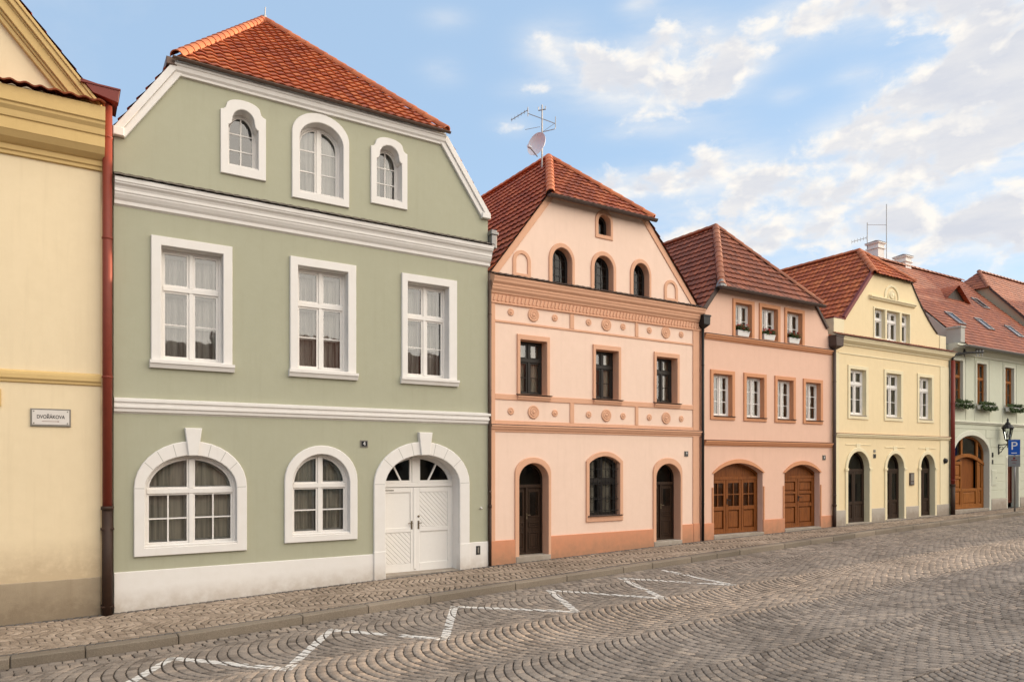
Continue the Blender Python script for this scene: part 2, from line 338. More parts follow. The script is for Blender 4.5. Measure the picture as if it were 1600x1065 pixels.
class MB:
    def __init__(s): s.v = []; s.f = []; s.m = []; s.mi = 0
    def add(s, vs, fs):
        o = len(s.v); s.v += [tuple(p) for p in vs]
        for f in fs: s.f.append(tuple(i + o for i in f)); s.m.append(s.mi)
    def quad(s, *p): s.add(p, [tuple(range(len(p)))])
    def box(s, x0, x1, y0, y1, z0, z1, ch=0.0):
        if ch <= 0:
            v = [(x, y, z) for x in (x0, x1) for y in (y0, y1) for z in (z0, z1)]
            s.add(v, [(0, 1, 3, 2), (4, 6, 7, 5), (0, 4, 5, 1), (2, 3, 7, 6), (0, 2, 6, 4), (1, 5, 7, 3)]); return
        lo = [(x0, z0), (x1, z0), (x1, z1), (x0, z1)]; s.prism(lo, y0, y1, ch)
    def prism(s, lo, y0, y1, ch=0.0):
        """solid with outline lo (x,z) from front y0 to back y1; ch chamfers the front edge"""
        n = len(lo)
        rings = []
        if ch > 0:
            lo, li = inset(lo, ch); n = len(lo)
            rings = [[(p[0], y0, p[1]) for p in li], [(p[0], y0 + ch, p[1]) for p in lo]]
        else: rings = [[(p[0], y0, p[1]) for p in lo]]
        rings.append([(p[0], y1, p[1]) for p in lo])
        vs = [p for r in rings for p in r]; fs = [tuple(range(n))]
        for k in range(len(rings) - 1):
            for i in range(n):
                j = (i + 1) % n; fs.append((k * n + i, (k + 1) * n + i, (k + 1) * n + j, k * n + j))
        fs.append(tuple(range((len(rings) - 1) * n, len(rings) * n))[::-1])
        s.add(vs, fs)
    def ring(s, lo, li, y0, y1, ch=0.0, yin=None):
        """frame between two outlines of equal length; inner side runs back to yin"""
        n = len(lo); yin = y1 if yin is None else yin; cx = sum(p[0] for p in lo) / n; cz = sum(p[1] for p in lo) / n
        R_ = [[(p[0], y1, p[1]) for p in lo], [(p[0], y0 + ch, p[1]) for p in lo]]
        if ch > 0:
            a, b = [], []
            for p, q in zip(lo, li):
                d = math.hypot(q[0] - p[0], q[1] - p[1]) or 1; t = min(.4, ch / d)
                a.append((p[0] + (q[0] - p[0]) * t, y0, p[1] + (q[1] - p[1]) * t)); b.append((q[0] + (p[0] - q[0]) * t, y0, q[1] + (p[1] - q[1]) * t))
            R_ += [a, b]
        else: R_ += []
        R_ += [[(p[0], y0 + ch, p[1]) for p in li], [(p[0], yin, p[1]) for p in li]]
        if ch <= 0: pass
        vs = [p for r in R_ for p in r]; fs = []
        for k in range(len(R_) - 1):
            for i in range(n):
                j = (i + 1) % n; fs.append((k * n + i, k * n + j, (k + 1) * n + j, (k + 1) * n + i))
        s.add(vs, fs)
    def mould(s, x0, x1, prof, y=0.0):
        """profile [(projection, z) ...] drawn along x, ends closed"""
        n = len(prof); vs = [(x0, y - p, z) for p, z in prof] + [(x1, y - p, z) for p, z in prof]
        fs = [(i, i + 1, n + i + 1, n + i) for i in range(n - 1)] + [tuple(range(n))[::-1], tuple(range(n, 2 * n))]
        s.add(vs, fs)
    def tube(s, path, r, n=10, cap=True):
        path = [Vector(p) for p in path]; rs = r if isinstance(r, (list, tuple)) else [r] * len(path); vs = []; up0 = None
        for i, p in enumerate(path):
            d = ((path[min(i + 1, len(path) - 1)] - path[max(i - 1, 0)])).normalized()
            a = d.orthogonal().normalized() if up0 is None else (up0 - d * up0.dot(d)).normalized()
            up0 = a; b = d.cross(a)
            vs += [p + (a * math.cos(2 * math.pi * k / n) + b * math.sin(2 * math.pi * k / n)) * rs[i] for k in range(n)]
        fs = [(i * n + k, i * n + (k + 1) % n, (i + 1) * n + (k + 1) % n, (i + 1) * n + k) for i in range(len(path) - 1) for k in range(n)]
        if cap: fs += [tuple(range(n))[::-1], tuple(range((len(path) - 1) * n, len(path) * n))]
        s.add(vs, fs)
    def lathe(s, c, prof, n=20, axis='z'):
        vs = []
        for r, h in prof:
            for k in range(n):
                a = 2 * math.pi * k / n; q = (r * math.cos(a), r * math.sin(a))
                vs.append((c[0] + q[0], c[1] + q[1], c[2] + h) if axis == 'z' else (c[0] + q[0], c[1] - h, c[2] + q[1]))
        fs = [(i * n + k, i * n + (k + 1) % n, (i + 1) * n + (k + 1) % n, (i + 1) * n + k) for i in range(len(prof) - 1) for k in range(n)]
        fs += [tuple(range(n)), tuple(range((len(prof) - 1) * n, len(prof) * n))]
        s.add(vs, fs)
    def build(s, name, mats, parent=None, smooth=False, label=None):
        mats = mats if isinstance(mats, (list, tuple)) else [mats]
        o = Vector((0, 0, 0)) if parent is None else wpos(parent)
        me = bpy.data.meshes.new(name); me.from_pydata([(x - o.x, y - o.y, z - o.z) for x, y, z in s.v], [], s.f)
        for m in mats: me.materials.append(m)
        if len(mats) > 1: me.polygons.foreach_set('material_index', s.m)
        if smooth: me.polygons.foreach_set('use_smooth', [True] * len(me.polygons))
        me.update(); ob = bpy.data.objects.new(name, me); COL.objects.link(ob); ob.parent = parent
        if label: ob['label'] = label
        return ob
def thing(name, label, cat, loc, group=None):
    o = bpy.data.objects.new(name, None); o.location = loc; o.empty_display_size = .3; COL.objects.link(o)
    o['label'] = label; o['category'] = cat
    if group: o['group'] = group
    return o
def tag(o, label, cat, group=None):
    o['label'] = label; o['category'] = cat
    if group: o['group'] = group
    return o

# ------------------------------------------------------------------ building helpers
def facade(parent, outline, holes, mats, depth=9.0, knee=None, inner_y=1.1):
    """front wall with openings (holes: list of (outline, reveal depth)), party walls, back wall and the room wall behind the windows"""
    mb = MB(); polys = [[Vector((x, 0, z)) for x, z in outline]] + [[Vector((x, 0, z)) for x, z in h] for h, _ in holes]
    flat = [p for pl in polys for p in pl]
    mb.add(flat, [t for t in tessellate_polygon(polys)])
    for h, d in holes:
        n = len(h); mb.add([(x, 0, z) for x, z in h] + [(x, d, z) for x, z in h], [(i, (i + 1) % n, n + (i + 1) % n, n + i) for i in range(n)])
    n = len(outline)
    vs = [(x, 0, z) for x, z in outline] + [(x, depth, z) for x, z in outline]
    mb.add(vs, [(i, n + i, n + (i + 1) % n, (i + 1) % n) for i in range(n)] + [tuple(range(n, 2 * n))])
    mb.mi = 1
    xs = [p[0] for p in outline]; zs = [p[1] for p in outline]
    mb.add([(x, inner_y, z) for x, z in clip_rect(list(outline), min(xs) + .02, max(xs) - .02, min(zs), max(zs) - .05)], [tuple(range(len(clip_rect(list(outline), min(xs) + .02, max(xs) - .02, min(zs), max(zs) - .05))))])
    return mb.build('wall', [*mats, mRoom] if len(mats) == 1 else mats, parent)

def window(parent, kind, x0, x1, z0, zs, zt, y, fmat, cols=2, transom=None, bars=1, top_bars=0, frame=.06, mull=.075, sash=.045, vbars=0, gmat=None,
           double=False, curtain='pair', cmat=None, name='window', thick=.05, label=None, glaze=.022, tbar=None):
    gmat = gmat or mGlass; cmat = cmat or mCurt
    lo = loop(kind, x0, x1, z0, zs, zt) if kind != 'sh' else loop('e', x0, x1, z0, zs, zt)
    mb = MB(); pn = MB(); inn = MB()
    a, b = inset(lo, frame); mb.ring(a, b, y, y + .09, .006)
    cx0, cx1 = x0 + frame, x1 - frame; zlo = z0 + frame; ztop = zt
    rows = [(zlo, transom - .04), (transom + .04, ztop)] if transom else [(zlo, ztop)]
    if transom: mb.prism(clip_rect(b, x0, x1, transom - .045, transom + .045), y - .012, y + .07, .006)
    w = (cx1 - cx0 - (cols - 1) * mull) / cols
    for c in range(1, cols):
        m0 = cx0 + c * w + (c - 1) * mull; p = clip_rect(b, m0, m0 + mull, z0, zt)
        for q in ([clip_rect(p, x0, x1, z0, transom - .045), clip_rect(p, x0, x1, transom + .045, zt)] if transom else [p]):
            if len(q) > 2: mb.prism(q, y - .004, y + .06, .006)
    for ri, (r0, r1) in enumerate(rows):
        for c in range(cols):
            m0 = cx0 + c * (w + mull); cell = dedupe(clip_rect(b, m0, m0 + w, r0, r1), 4e-3)
            if len(cell) < 3: continue
            ca, ci = inset(cell, sash); mb.ring(ca, ci, y + .018, y + .018 + thick, .005)
            zz = [p[1] for p in ci]; xx = [p[0] for p in ci]; h0, h1 = min(zz), max(zz)
            nb = top_bars if (transom and ri == 1) else bars
            for k in range(nb):
                zc = h0 + (h1 - h0) * (k + 1) / (nb + 1); q = clip_rect(ci, x0, x1, zc - glaze / 2, zc + glaze / 2)
                if len(q) > 2: mb.prism(q, y + .024, y + .05)
            nv = (tbar if tbar is not None else vbars) if (transom and ri == 1) else vbars
            for k in range(nv):
                xc = min(xx) + (max(xx) - min(xx)) * (k + 1) / (nv + 1)
                q = clip_rect(ci, xc - glaze / 2, xc + glaze / 2, z0, zt)
                if len(q) > 2: mb.prism(q, y + .0225, y + .052)
            pn.add([(p[0], y + .037, p[1]) for p in ci], [tuple(range(len(ci)))])
            if double:
                da, di = inset(inset(cell, .012)[1], sash * 1.25); inn.ring(da, di, y + .20, y + .25, .004)
                if nb:
                    for k in range(nb):
                        zc = h0 + (h1 - h0) * (k + 1) / (nb + 1); q = clip_rect(di, x0, x1, zc - .014, zc + .014)
                        if len(q) > 2: inn.prism(q, y + .21, y + .235)
    o = mb.build(name, fmat, parent, label=label); pn.build('pane', gmat, o)
    if double: inn.build('inner_sash', fmat, o)
    if curtain:
        cu = MB(); yb = y + (.30 if double else .16)
        spans = [(x0 + .02, x0 + (x1 - x0) * .43), (x1 - (x1 - x0) * .43, x1 - .02)] if curtain == 'pair' else ([(x0 + .02, x1 - .02)] if curtain == 'full' else [(x0 + .02, x0 + (x1 - x0) * .62)])
        for s0, s1 in spans:
            k = 26; ph = random.random() * 6
            top = [(s0 + (s1 - s0) * i / k, yb + .022 * math.sin(i * 1.1 + ph) + .016 * math.sin(i * .43 + 2 * ph)) for i in range(k + 1)]
            vs = []
            for zf in (zt - .03, z0 + (zt - z0) * .5, z0 + .02):
                for i, (px, py) in enumerate(top):
                    pinch = 1.0; vs.append((px, py, zf))
            fs = [(r * (k + 1) + i, r * (k + 1) + i + 1, (r + 1) * (k + 1) + i + 1, (r + 1) * (k + 1) + i) for r in range(2) for i in range(k)]
            cu.add(vs, fs)
        cu.build('curtain', cmat, o, smooth=True)
    return o
def surround(win, lo, li, mat, p=.045, deep=0.0, ch=.012, name='surround'):
    mb = MB(); mb.ring(lo, li, -p, 0.004, ch, yin=deep); return mb.build(name, mat, win)
def reveal(win, lo, d, mat, y0=.001):
    """painted lining of an opening, 3 mm proud of the wall's own reveal"""
    mb = MB(); n = len(lo); cx = sum(p[0] for p in lo) / n; li = inset(lo, .004)
    lo2, l2 = li; n = len(l2); mb.add([(x, -.002, z) for x, z in l2] + [(x, d, z) for x, z in l2], [(i, (i + 1) % n, n + (i + 1) % n, n + i) for i in range(n)]); return mb.build('reveal', mat, win)
def sill(win, x0, x1, z, mat, h=.08, p=.11, name='sill'):
    mb = MB(); mb.mould(x0, x1, [(0, z), (p, z - .012), (p, z - h * .45), (p * .8, z - h * .5), (p * .55, z - h), (0, z - h)]); return mb.build(name, mat, win)

def tile_plane(mb, poly, eave, updir, tw=.205, th=.33, amp=.022, thick=.022, lift=.012, wob=.004):
    """lays overlapping pantiles on a convex roof polygon (3-D points); eave = unit vector along the eave, updir = unit vector up the slope"""
    eu, ev = Vector(eave).normalized(), Vector(updir).normalized(); en = eu.cross(ev)
    if en.z < 0: en = -en
    O = Vector(poly[0]); p2 = [((Vector(p) - O).dot(eu), (Vector(p) - O).dot(ev)) for p in poly]
    area = sum(p2[i][0] * p2[(i + 1) % len(p2)][1] - p2[(i + 1) % len(p2)][0] * p2[i][1] for i in range(len(p2)))
    if area < 0: p2 = p2[::-1]
    v0, v1 = min(p[1] for p in p2), max(p[1] for p in p2); ns = 6
    def span(v):
        v = min(max(v, v0 + 1e-4), v1 - 1e-4); xs = []
        for i in range(len(p2)):
            (xa, va), (xb, vb) = p2[i], p2[(i + 1) % len(p2)]
            if (va - v) * (vb - v) <= 0 and abs(va - vb) > 1e-9: xs.append(xa + (xb - xa) * (v - va) / (vb - va))
        return (min(xs), max(xs)) if xs else (0, 0)
    prof = [.5 - .5 * math.cos(2 * math.pi * (i / ns)) for i in range(ns + 1)]
    r = 0; v = v0 - min(.03, thick * 1.5); lipt = min(.022, thick)
    while v < v1:
        a0, a1 = span(v), span(v + th + .05); lo_, hi_ = min(a0[0], a1[0]), max(a0[1], a1[1])
        k0 = math.floor(lo_ / tw) ; k1 = math.ceil(hi_ / tw)
        va, vb = v, min(v + th + .05, v1 + .01); sa_, sb_ = span(va), span(vb)
        for k in range(k0, k1 + 1):
            x = k * tw; dv = random.uniform(-wob, wob) * 2; dh = random.uniform(0, wob); tl = random.uniform(-wob, wob)
            xs = [x + tw * 1.04 * i / ns for i in range(ns + 1)]
            if xs[-1] <= min(sa_[0], sb_[0]) or xs[0] >= max(sa_[1], sb_[1]): continue
            top, low, lip = [], [], []
            for i, xx in enumerate(xs):
                xa = min(max(xx, sa_[0]), sa_[1]); xb = min(max(xx, sb_[0]), sb_[1])
                hh = amp * prof[i] + dh + tl * (i / ns - .5)
                low.append(O + eu * xa + ev * (va + dv) + en * (lift + thick + lipt + hh))
                top.append(O + eu * xb + ev * (vb + dv) + en * (lift + hh))
                lip.append(O + eu * xa + ev * (va + dv + .004) + en * (lift + lipt + hh - .004))
            if (low[-1] - low[0]).length < .01 and (top[-1] - top[0]).length < .01: continue
            n = ns + 1; fs = [(i, i + 1, n + i + 1, n + i) for i in range(ns)] + [(2 * n + i, 2 * n + i + 1, i + 1, i) for i in range(ns)]
            mb.add(low + top + lip, fs)
        v += th; r += 1
def flat_tiles(mb, poly, eave, updir, tw=.19, th=.19): tile_plane(mb, poly, eave, updir, tw, th, amp=.003, thick=.012, lift=.006, wob=.003)
def ridge(mb, a, b, r=.11, seg=.36, up=(0, 0, 1)):
    """half-round cap tiles overlapping along a hip or ridge"""
    a, b = Vector(a), Vector(b); d = (b - a); Ln = d.length; d.normalize(); upv = (Vector(up) - d * Vector(up).dot(d)).normalized(); sdv = d.cross(upv)
    n = max(2, round(Ln / seg)); st = Ln / n; k = 8
    for i in range(n):
        p0, p1 = a + d * (i * st - .02), a + d * ((i + 1) * st + .05); ra, rb = r * 1.13, r * .96; vs = []
        for p, rr, rin in ((p0, ra, 0), (p1, rb, 0)):
            for j in range(k + 1):
                t = math.pi * (j / k) ; vs.append(p + sdv * math.cos(t) * rr + upv * (math.sin(t) * rr * .95 - .02))
        for j in range(k + 1):
            t = math.pi * (j / k); vs.append(p0 + sdv * math.cos(t) * (ra - .02) + upv * (math.sin(t) * (ra - .02) * .95 - .02))
        m = k + 1; mb.add(vs, [(j, j + 1, m + j + 1, m + j) for j in range(k)] + [(2 * m + j, 2 * m + j + 1, j + 1, j) for j in range(k)])
def gutter(mb, a, b, r=.075):
    """half-round eaves gutter from a to b"""
    a, b = Vector(a), Vector(b); d = (b - a).normalized(); s_ = d.cross(Vector((0, 0, 1))).normalized(); vs = []
    for p in (a, b):
        for rr in (r, r - .012):
            for j in range(9):
                t = math.pi * j / 8; vs.append(p + s_ * math.cos(t) * rr - Vector((0, 0, 1)) * math.sin(t) * rr)
    fs = []
    for q in (0, 9): fs += [(q + j, q + j + 1, 18 + q + j + 1, 18 + q + j) for j in range(8)]
    fs += [(0, 9, 27, 18), (8, 17, 35, 26)] + [tuple(range(0, 9)), tuple(range(18, 27))]
    mb.add(vs, fs); mb.tube([a - s_ * -r, b - s_ * -r], .012, 6); mb.tube([a - s_ * r, b - s_ * r], .012, 6)
def half_hip(parent, kl, kr, rg, ze, ov, tmat, rmat, depth=9.0, lo_l=None, lo_r=None, tw=.20, th=.27, ridge_r=.11, side_y=-.06, gut=mDarkS, gutr=.07, gx=(.08, .08)):
    """gabled roof whose street end is cut back as a half hip. kl, kr = knees (x,z); rg = ridge start (x,y,z); ze = eave height of the hip"""
    def on(k, z): return k[0] + (rg[0] - k[0]) * (z - k[1]) / (rg[2] - k[1])
    hs = (rg[2] - ze) / (rg[1]); z_ov = ze - hs * ov; xa, xb = on(kl, z_ov), on(kr, z_ov)
    A, B, T = Vector((xa, -ov, z_ov)), Vector((xb, -ov, z_ov)), Vector(rg); Bk = Vector((rg[0], depth, rg[2]))
    roof = MB(); tile = MB()
    up = Vector((0, rg[1] + ov, rg[2] - z_ov)).normalized()
    tile_plane(tile, [A, B, T], (1, 0, 0), up, tw, th)
    roof.quad(A, B, T)
    for k, s, H in ((kl, 1, A), (kr, -1, B)):
        kk = k
        lo = lo_l if s == 1 else lo_r
        if lo is not None: kk = (lo, k[1] + (rg[2] - k[1]) * (lo - k[0]) / (rg[0] - k[0]))
        K0, K1 = Vector((kk[0], side_y, kk[1])), Vector((kk[0], depth, kk[1]))
        upv = (Vector((rg[0], 0, rg[2])) - Vector((kk[0], 0, kk[1]))).normalized()
        Hs = Vector((H.x, side_y, H.z))
        pl = [K0, K1, Bk, T, H, Hs]
        roof.quad(*[p for p in pl])
        tile_plane(tile, [K0, K1, Bk, T, Hs], (0, 1, 0), upv, tw, th)
    o = tile.build('roof', tmat, parent)
    roof.build('underlay', mUnder, o)
    rd = MB(); off = Vector((0, 0, .05)); ridge(rd, A + off, T + off, ridge_r); ridge(rd, B + off, T + off, ridge_r); ridge(rd, T + off, Bk + off, ridge_r)
    rd.build('ridge_tiles', rmat, o)
    if gut:
        g = MB(); gutter(g, A + Vector((-gx[0], -.05, -.02)), B + Vector((gx[1], -.05, -.02)), gutr); g.build('gutter', gut, o)
    return o, A, B, T
def downpipe(parent, x, y, z0, z1, r, mat, collars=(), low=None, lowmat=None, head=None, name='downpipe'):
    mb = MB(); zl = low if low else z0
    mb.tube([(x, y, zl), (x, y, z1)], r, 16)
    for c in collars:
        if c > zl: mb.lathe((x, y, c), [(r, -.02), (r * 1.13, -.015), (r * 1.13, .015), (r, .02)], 16)
    o = mb.build(name, mat, parent, smooth=True)
    if low:
        m2 = MB(); m2.tube([(x, y, z0 - .1), (x, y, low + .06)], r * 1.1, 16)
        for c in list(collars) + [low + .05]:
            if c <= low + .06: m2.lathe((x, y, c), [(r * 1.1, -.035), (r * 1.32, -.03), (r * 1.32, .03), (r * 1.1, .035)], 16)
        m2.build('cast_iron_base', lowmat, o, smooth=True)
    if head:
        m3 = MB(); hx0, hx1, hz0, hz1, hd = head; c = (hx0 + hx1) / 2
        m3.add([(hx0, y + .08, hz1), (hx1, y + .08, hz1), (hx1, y - hd, hz1), (hx0, y - hd, hz1), (hx0 + .02, y + .08, hz0 + .1), (hx1 - .02, y + .08, hz0 + .1), (hx1 - .02, y - hd, hz0 + .1), (hx0 + .02, y - hd, hz0 + .1),
                (c - r, y + r, hz0), (c + r, y + r, hz0), (c + r, y - r, hz0), (c - r, y - r, hz0)],
               [(0, 1, 2, 3), (3, 2, 6, 7), (0, 3, 7, 4), (1, 5, 6, 2), (0, 4, 5, 1), (7, 6, 10, 11), (4, 7, 11, 8), (5, 9, 10, 6), (4, 8, 9, 5)])
        m3.box(hx0 - .015, hx1 + .015, y - hd - .015, y + .08, hz1 - .03, hz1 + .012)
        m3.build('rainwater_head', mat, o)
    return o
def pz(z, p): return CAM_Z + (z - CAM_Z) * (14.77 - p) / 14.77
def px(x, p): return x * (14.77 - p) / 14.77
def split_pieces(names):
    """every separate piece of these parts becomes a part of its own"""
    for ob in [o for o in COL.objects if o.type == 'MESH' and o.name.split('.')[0] in names]:
        me = ob.data; par = list(range(len(me.vertices)))
        def find(a):
            while par[a] != a: par[a] = par[par[a]]; a = par[a]
            return a
        for e in me.edges: par[find(e.vertices[0])] = find(e.vertices[1])
        groups = {}
        for p in me.polygons: groups.setdefault(find(p.vertices[0]), []).append(p)
        if len(groups) < 2: continue
        first = True
        for ps in groups.values():
            ids = sorted({v for p in ps for v in p.vertices}); ix = {v: i for i, v in enumerate(ids)}
            m2 = bpy.data.meshes.new(me.name); m2.from_pydata([me.vertices[v].co for v in ids], [], [[ix[v] for v in p.vertices] for p in ps])
            for mt in me.materials: m2.materials.append(mt)
            for p, q in zip(m2.polygons, ps): p.material_index = q.material_index
            if first: ob.data = m2; first = False
            else: c = ob.copy(); c.data = m2; COL.objects.link(c); c.parent = ob.parent
def text(body, size, loc, mat, parent, rot=(R(90), 0, 0), name='lettering', ext=.002, sx=1.0, bold=0.0):
    c = bpy.data.curves.new(name, 'FONT'); c.body = body; c.size = size; c.align_x = 'CENTER'; c.align_y = 'CENTER'; c.extrude = ext; c.offset = bold
    o = bpy.data.objects.new(name, c); COL.objects.link(o); o.parent = parent; p = wpos(parent); o.location = Vector(loc) - p
    c.materials.append(mat); me = bpy.data.meshes.new_from_object(o); bpy.data.objects.remove(o)
    o = bpy.data.objects.new(name, me); COL.objects.link(o); o.parent = parent; o.location = Vector(loc) - p; o.rotation_euler = rot; o.scale = (sx, 1, 1); return o

# ------------------------------------------------------------------ ground, road, pavement
def kerb_y(x): return float(np.interp(x, [-40, 2, 6, 12, 17, 22, 30, 60], [-2.62, -2.62, -2.42, -2.15, -1.95, -1.62, -1.32, -1.25]))
def road_z(x): return ground_z(x) - .135
def strip_mesh(name, mat, y0f, y1f, zf, xs, ny=1):
    mb = MB(); vs = []
    for x in xs:
        for k in range(ny + 1):
            y = y0f(x) + (y1f(x) - y0f(x)) * k / ny; vs.append((x, y, zf(x)))
    m = ny + 1; fs = [(i * m + k, (i + 1) * m + k, (i + 1) * m + k + 1, i * m + k + 1) for i in range(len(xs) - 1) for k in range(ny)]
    mb.add(vs, fs); o = mb.build(name, mat); o['kind'] = 'structure'; return o
strip_mesh('ground', mGround, lambda x: -400, lambda x: 400, lambda x: ground_z(x) - .26, [-400, -120, -60, -30, -6, -.8, .86, 5.7, 8.6, 15.8, 22, 29.6, 36, 60, 120, 400])

def stones_object(name, quads, zfun, mat, h=.035, inset_k=(.93, .80), jit=.003, dome=.005, sub=.010):
    """quads: (n,4,2) ground outlines, each becomes one rounded stone; returns the object and its top outlines"""
    q = np.asarray(quads, float); n = len(q); c = q.mean(1, keepdims=True)
    zc = np.array([zfun(a) for a in c[:, 0, 0]]); zt = zc + RNG.uniform(-jit, jit, n)
    tilt = RNG.normal(0, .009, (n, 2))
    def lvl(k, dz):
        p = c + (q - c) * k; z = zt[:, None] + dz + ((p - c) * tilt[:, None, :]).sum(2); return np.concatenate([p, z[:, :, None]], 2)
    r0, r1, r2 = lvl(1.0, -h), lvl(.985, -sub), lvl(inset_k[0], -.0035); r3 = lvl(inset_k[1], 0.0)
    cc = lvl(0.0, dome)[:, :1, :]
    V = np.concatenate([r0, r1, r2, r3, cc], 1); k = V.shape[1]      # 17 vertices a stone
    f4 = []
    for a in range(3):
        for i in range(4): f4.append([a * 4 + i, a * 4 + (i + 1) % 4, (a + 1) * 4 + (i + 1) % 4, (a + 1) * 4 + i])
    f3 = [[12 + i, 12 + (i + 1) % 4, 16] for i in range(4)]
    base = (np.arange(n) * k)[:, None, None]
    F4 = (np.array(f4)[None] + base).reshape(-1, 4); F3 = (np.array(f3)[None] + base).reshape(-1, 3)
    me = bpy.data.meshes.new(name); me.vertices.add(n * k); me.vertices.foreach_set('co', V.reshape(-1))
    li = np.concatenate([F4.reshape(-1), F3.reshape(-1)]); me.loops.add(len(li)); me.loops.foreach_set('vertex_index', li.astype(np.int32))
    tot = np.concatenate([np.full(len(F4), 4), np.full(len(F3), 3)]); st = np.concatenate([[0], np.cumsum(tot)[:-1]])
    me.polygons.add(len(tot)); me.polygons.foreach_set('loop_start', st.astype(np.int32)); me.polygons.foreach_set('loop_total', tot.astype(np.int32))
    me.polygons.foreach_set('use_smooth', np.ones(len(tot), bool))
    me.materials.append(mat); me.update(calc_edges=True); me.validate()
    o = bpy.data.objects.new(name, me); COL.objects.link(o); o['kind'] = 'structure'
    return o, np.concatenate([r2[:, :, :2], r2[:, :, 2:]], 2), r3, cc
def in_view(x, y, m=3.0):
    s, c = math.sin(R(32.25)), math.cos(R(32.25)); d = x * s + (y - CAM_Y) * c; l = x * c - (y - CAM_Y) * s
    return d > 6.2 and abs(l) < d * .7111 + m
# segmental arcs of granite setts in bands running along the street
SET, BW = .142, 1.74
quads = []
def jitter(a=.007): return random.uniform(-a, a)
bands = [-3.06 - BW * k for k in range(0, 6)]
half = R(43)
for bi, yt in enumerate(bands):
    Rr = BW / 2 / math.sin(half); yc = yt - BW / 2; na = round(2 * half * Rr / (SET * .95))
    ph = random.random()
    for j in range(-30, int(50 / SET)):
        x0 = j * SET; ts = [-half + 2 * half * (i + (.5 if j % 2 else 0)) / na for i in range(-1, na + 1)]
        ts = [min(half, max(-half, t + random.uniform(-.012, .012))) for t in ts]; xw = .05 * math.sin(x0 * .45 + bi * 2)
        for t0, t1 in zip(ts[:-1], ts[1:]):
            if t1 - t0 < .035: continue
            def pt(t, jj): return (jj * SET + (1 - math.cos(t)) * Rr + xw + ph * SET, yc - math.sin(t) * Rr * 1.0 + .03 * math.sin(jj * SET * .8 + bi))
            cx, cy = pt((t0 + t1) / 2, j + .5)
            if not in_view(cx, cy) or cy > kerb_y(cx) - .14: continue
            g = .0125; ps = [pt(t0, j), pt(t1, j), pt(t1, j + 1), pt(t0, j + 1)]
            mx, my = sum(p[0] for p in ps) / 4, sum(p[1] for p in ps) / 4; q = []
            for a, b in ps:
                dx_, dy_ = a - mx, b - my; l = math.hypot(dx_, dy_) or 1; q.append((mx + dx_ * .90 + jitter(.004), my + dy_ * .90 + jitter(.004)))
            quads.append(q)
# straight courses between the first band and the kerb, and two gutter courses along it
for x in np.arange(-3, 48, .16):
    xx = x; yk = kerb_y(xx); y = yk - .012
    while y > bands[0] + .02:
        yb = max(y - random.uniform(.13, .16), bands[0] + .005)
        if y - yb > .05 and in_view(xx + .08, y):
            o_ = .08 * math.sin(yb * 9); q = [(xx + .006 + o_ + jitter(), yb + .006 + jitter()), (xx + .152 + o_ + jitter(), yb + .006 + jitter()), (xx + .152 + o_ + jitter(), y - .006 + jitter(.004)), (xx + .006 + o_ + jitter(), y - .006 + jitter(.004))]
            quads.append(q)
        y = yb
road, rim, top, apex = stones_object('road', quads, road_z, mRoad, h=.04)
xs_fine = list(np.arange(-14, 60, 1.0))
strip_mesh('road_bed', mMortar, lambda x: -24, lambda x: kerb_y(x) + .05, lambda x: road_z(x) - .016, xs_fine)
# zigzag kerbside marking: painted onto the crowns of the setts, so the joints stay bare
ZIG = [(.40, -4.92), (1.38, -3.44), (2.60, -5.02), (3.76, -3.28), (4.98, -4.96), (6.16, -3.02), (7.66, -4.72), (8.42, -2.84), (9.62, -4.86), (10.42, -2.72), (11.66, -4.74), (11.86, -2.56)]
FADED = [((16.9, -2.6), (16.6, -4.1)), ((18.66, -2.2), (19.4, -3.5)), ((12.1, -2.5), (16.6, -4.1))]
segs = [(ZIG[i], ZIG[i + 1], 1.0) for i in range(len(ZIG) - 1)] + [(a, b, .55) for a, b in FADED[:0]]
mb = MB(); hw = .070
for (a, b, keep) in segs:
    a, b = Vector(a), Vector(b); d = (b - a).normalized(); nn = Vector((-d.y, d.x)); a2, b2 = a - d * .05, b + d * .05
    strip = [tuple(a2 - nn * hw), tuple(b2 - nn * hw), tuple(b2 + nn * hw), tuple(a2 + nn * hw)]
    cxy = apex[:, 0, :2]; rel = cxy - np.array([a.x, a.y]); al = rel @ np.array([d.x, d.y]); ac = np.abs(rel @ np.array([nn.x, nn.y]))
    for i in np.nonzero((al > -.2) & (al < (b - a).length + .2) & (ac < hw + .12))[0]:
        if random.random() > keep: continue
        if random.random() < .05: continue
        st = [tuple(p) for p in strip]
        for A3, B3, C3 in [(top[i, k], top[i, (k + 1) % 4], apex[i, 0]) for k in range(4)] + [(rim[i, k], rim[i, (k + 1) % 4], top[i, (k + 1) % 4]) for k in range(4)] + [(rim[i, k], top[i, (k + 1) % 4], top[i, k]) for k in range(4)]:
            tri = [(A3[0], A3[1]), (B3[0], B3[1]), (C3[0], C3[1])]
            cr = (tri[1][0] - tri[0][0]) * (tri[2][1] - tri[0][1]) - (tri[2][0] - tri[0][0]) * (tri[1][1] - tri[0][1])
            if abs(cr) < 1e-7: continue
            if cr < 0: tri = tri[::-1]
            p = clip_convex(list(tri), st)
            if len(p) < 3: continue
            e1, e2 = Vector(B3) - Vector(A3), Vector(C3) - Vector(A3); nv = e1.cross(e2)
            if nv.z < 0: nv = -nv
            mb.add([(x, y, A3[2] - (nv.x * (x - A3[0]) + nv.y * (y - A3[1])) / nv.z + .004) for x, y in p], [tuple(range(len(p)))])
mk = mb.build('road_marking', mPaint); mk['kind'] = 'structure'


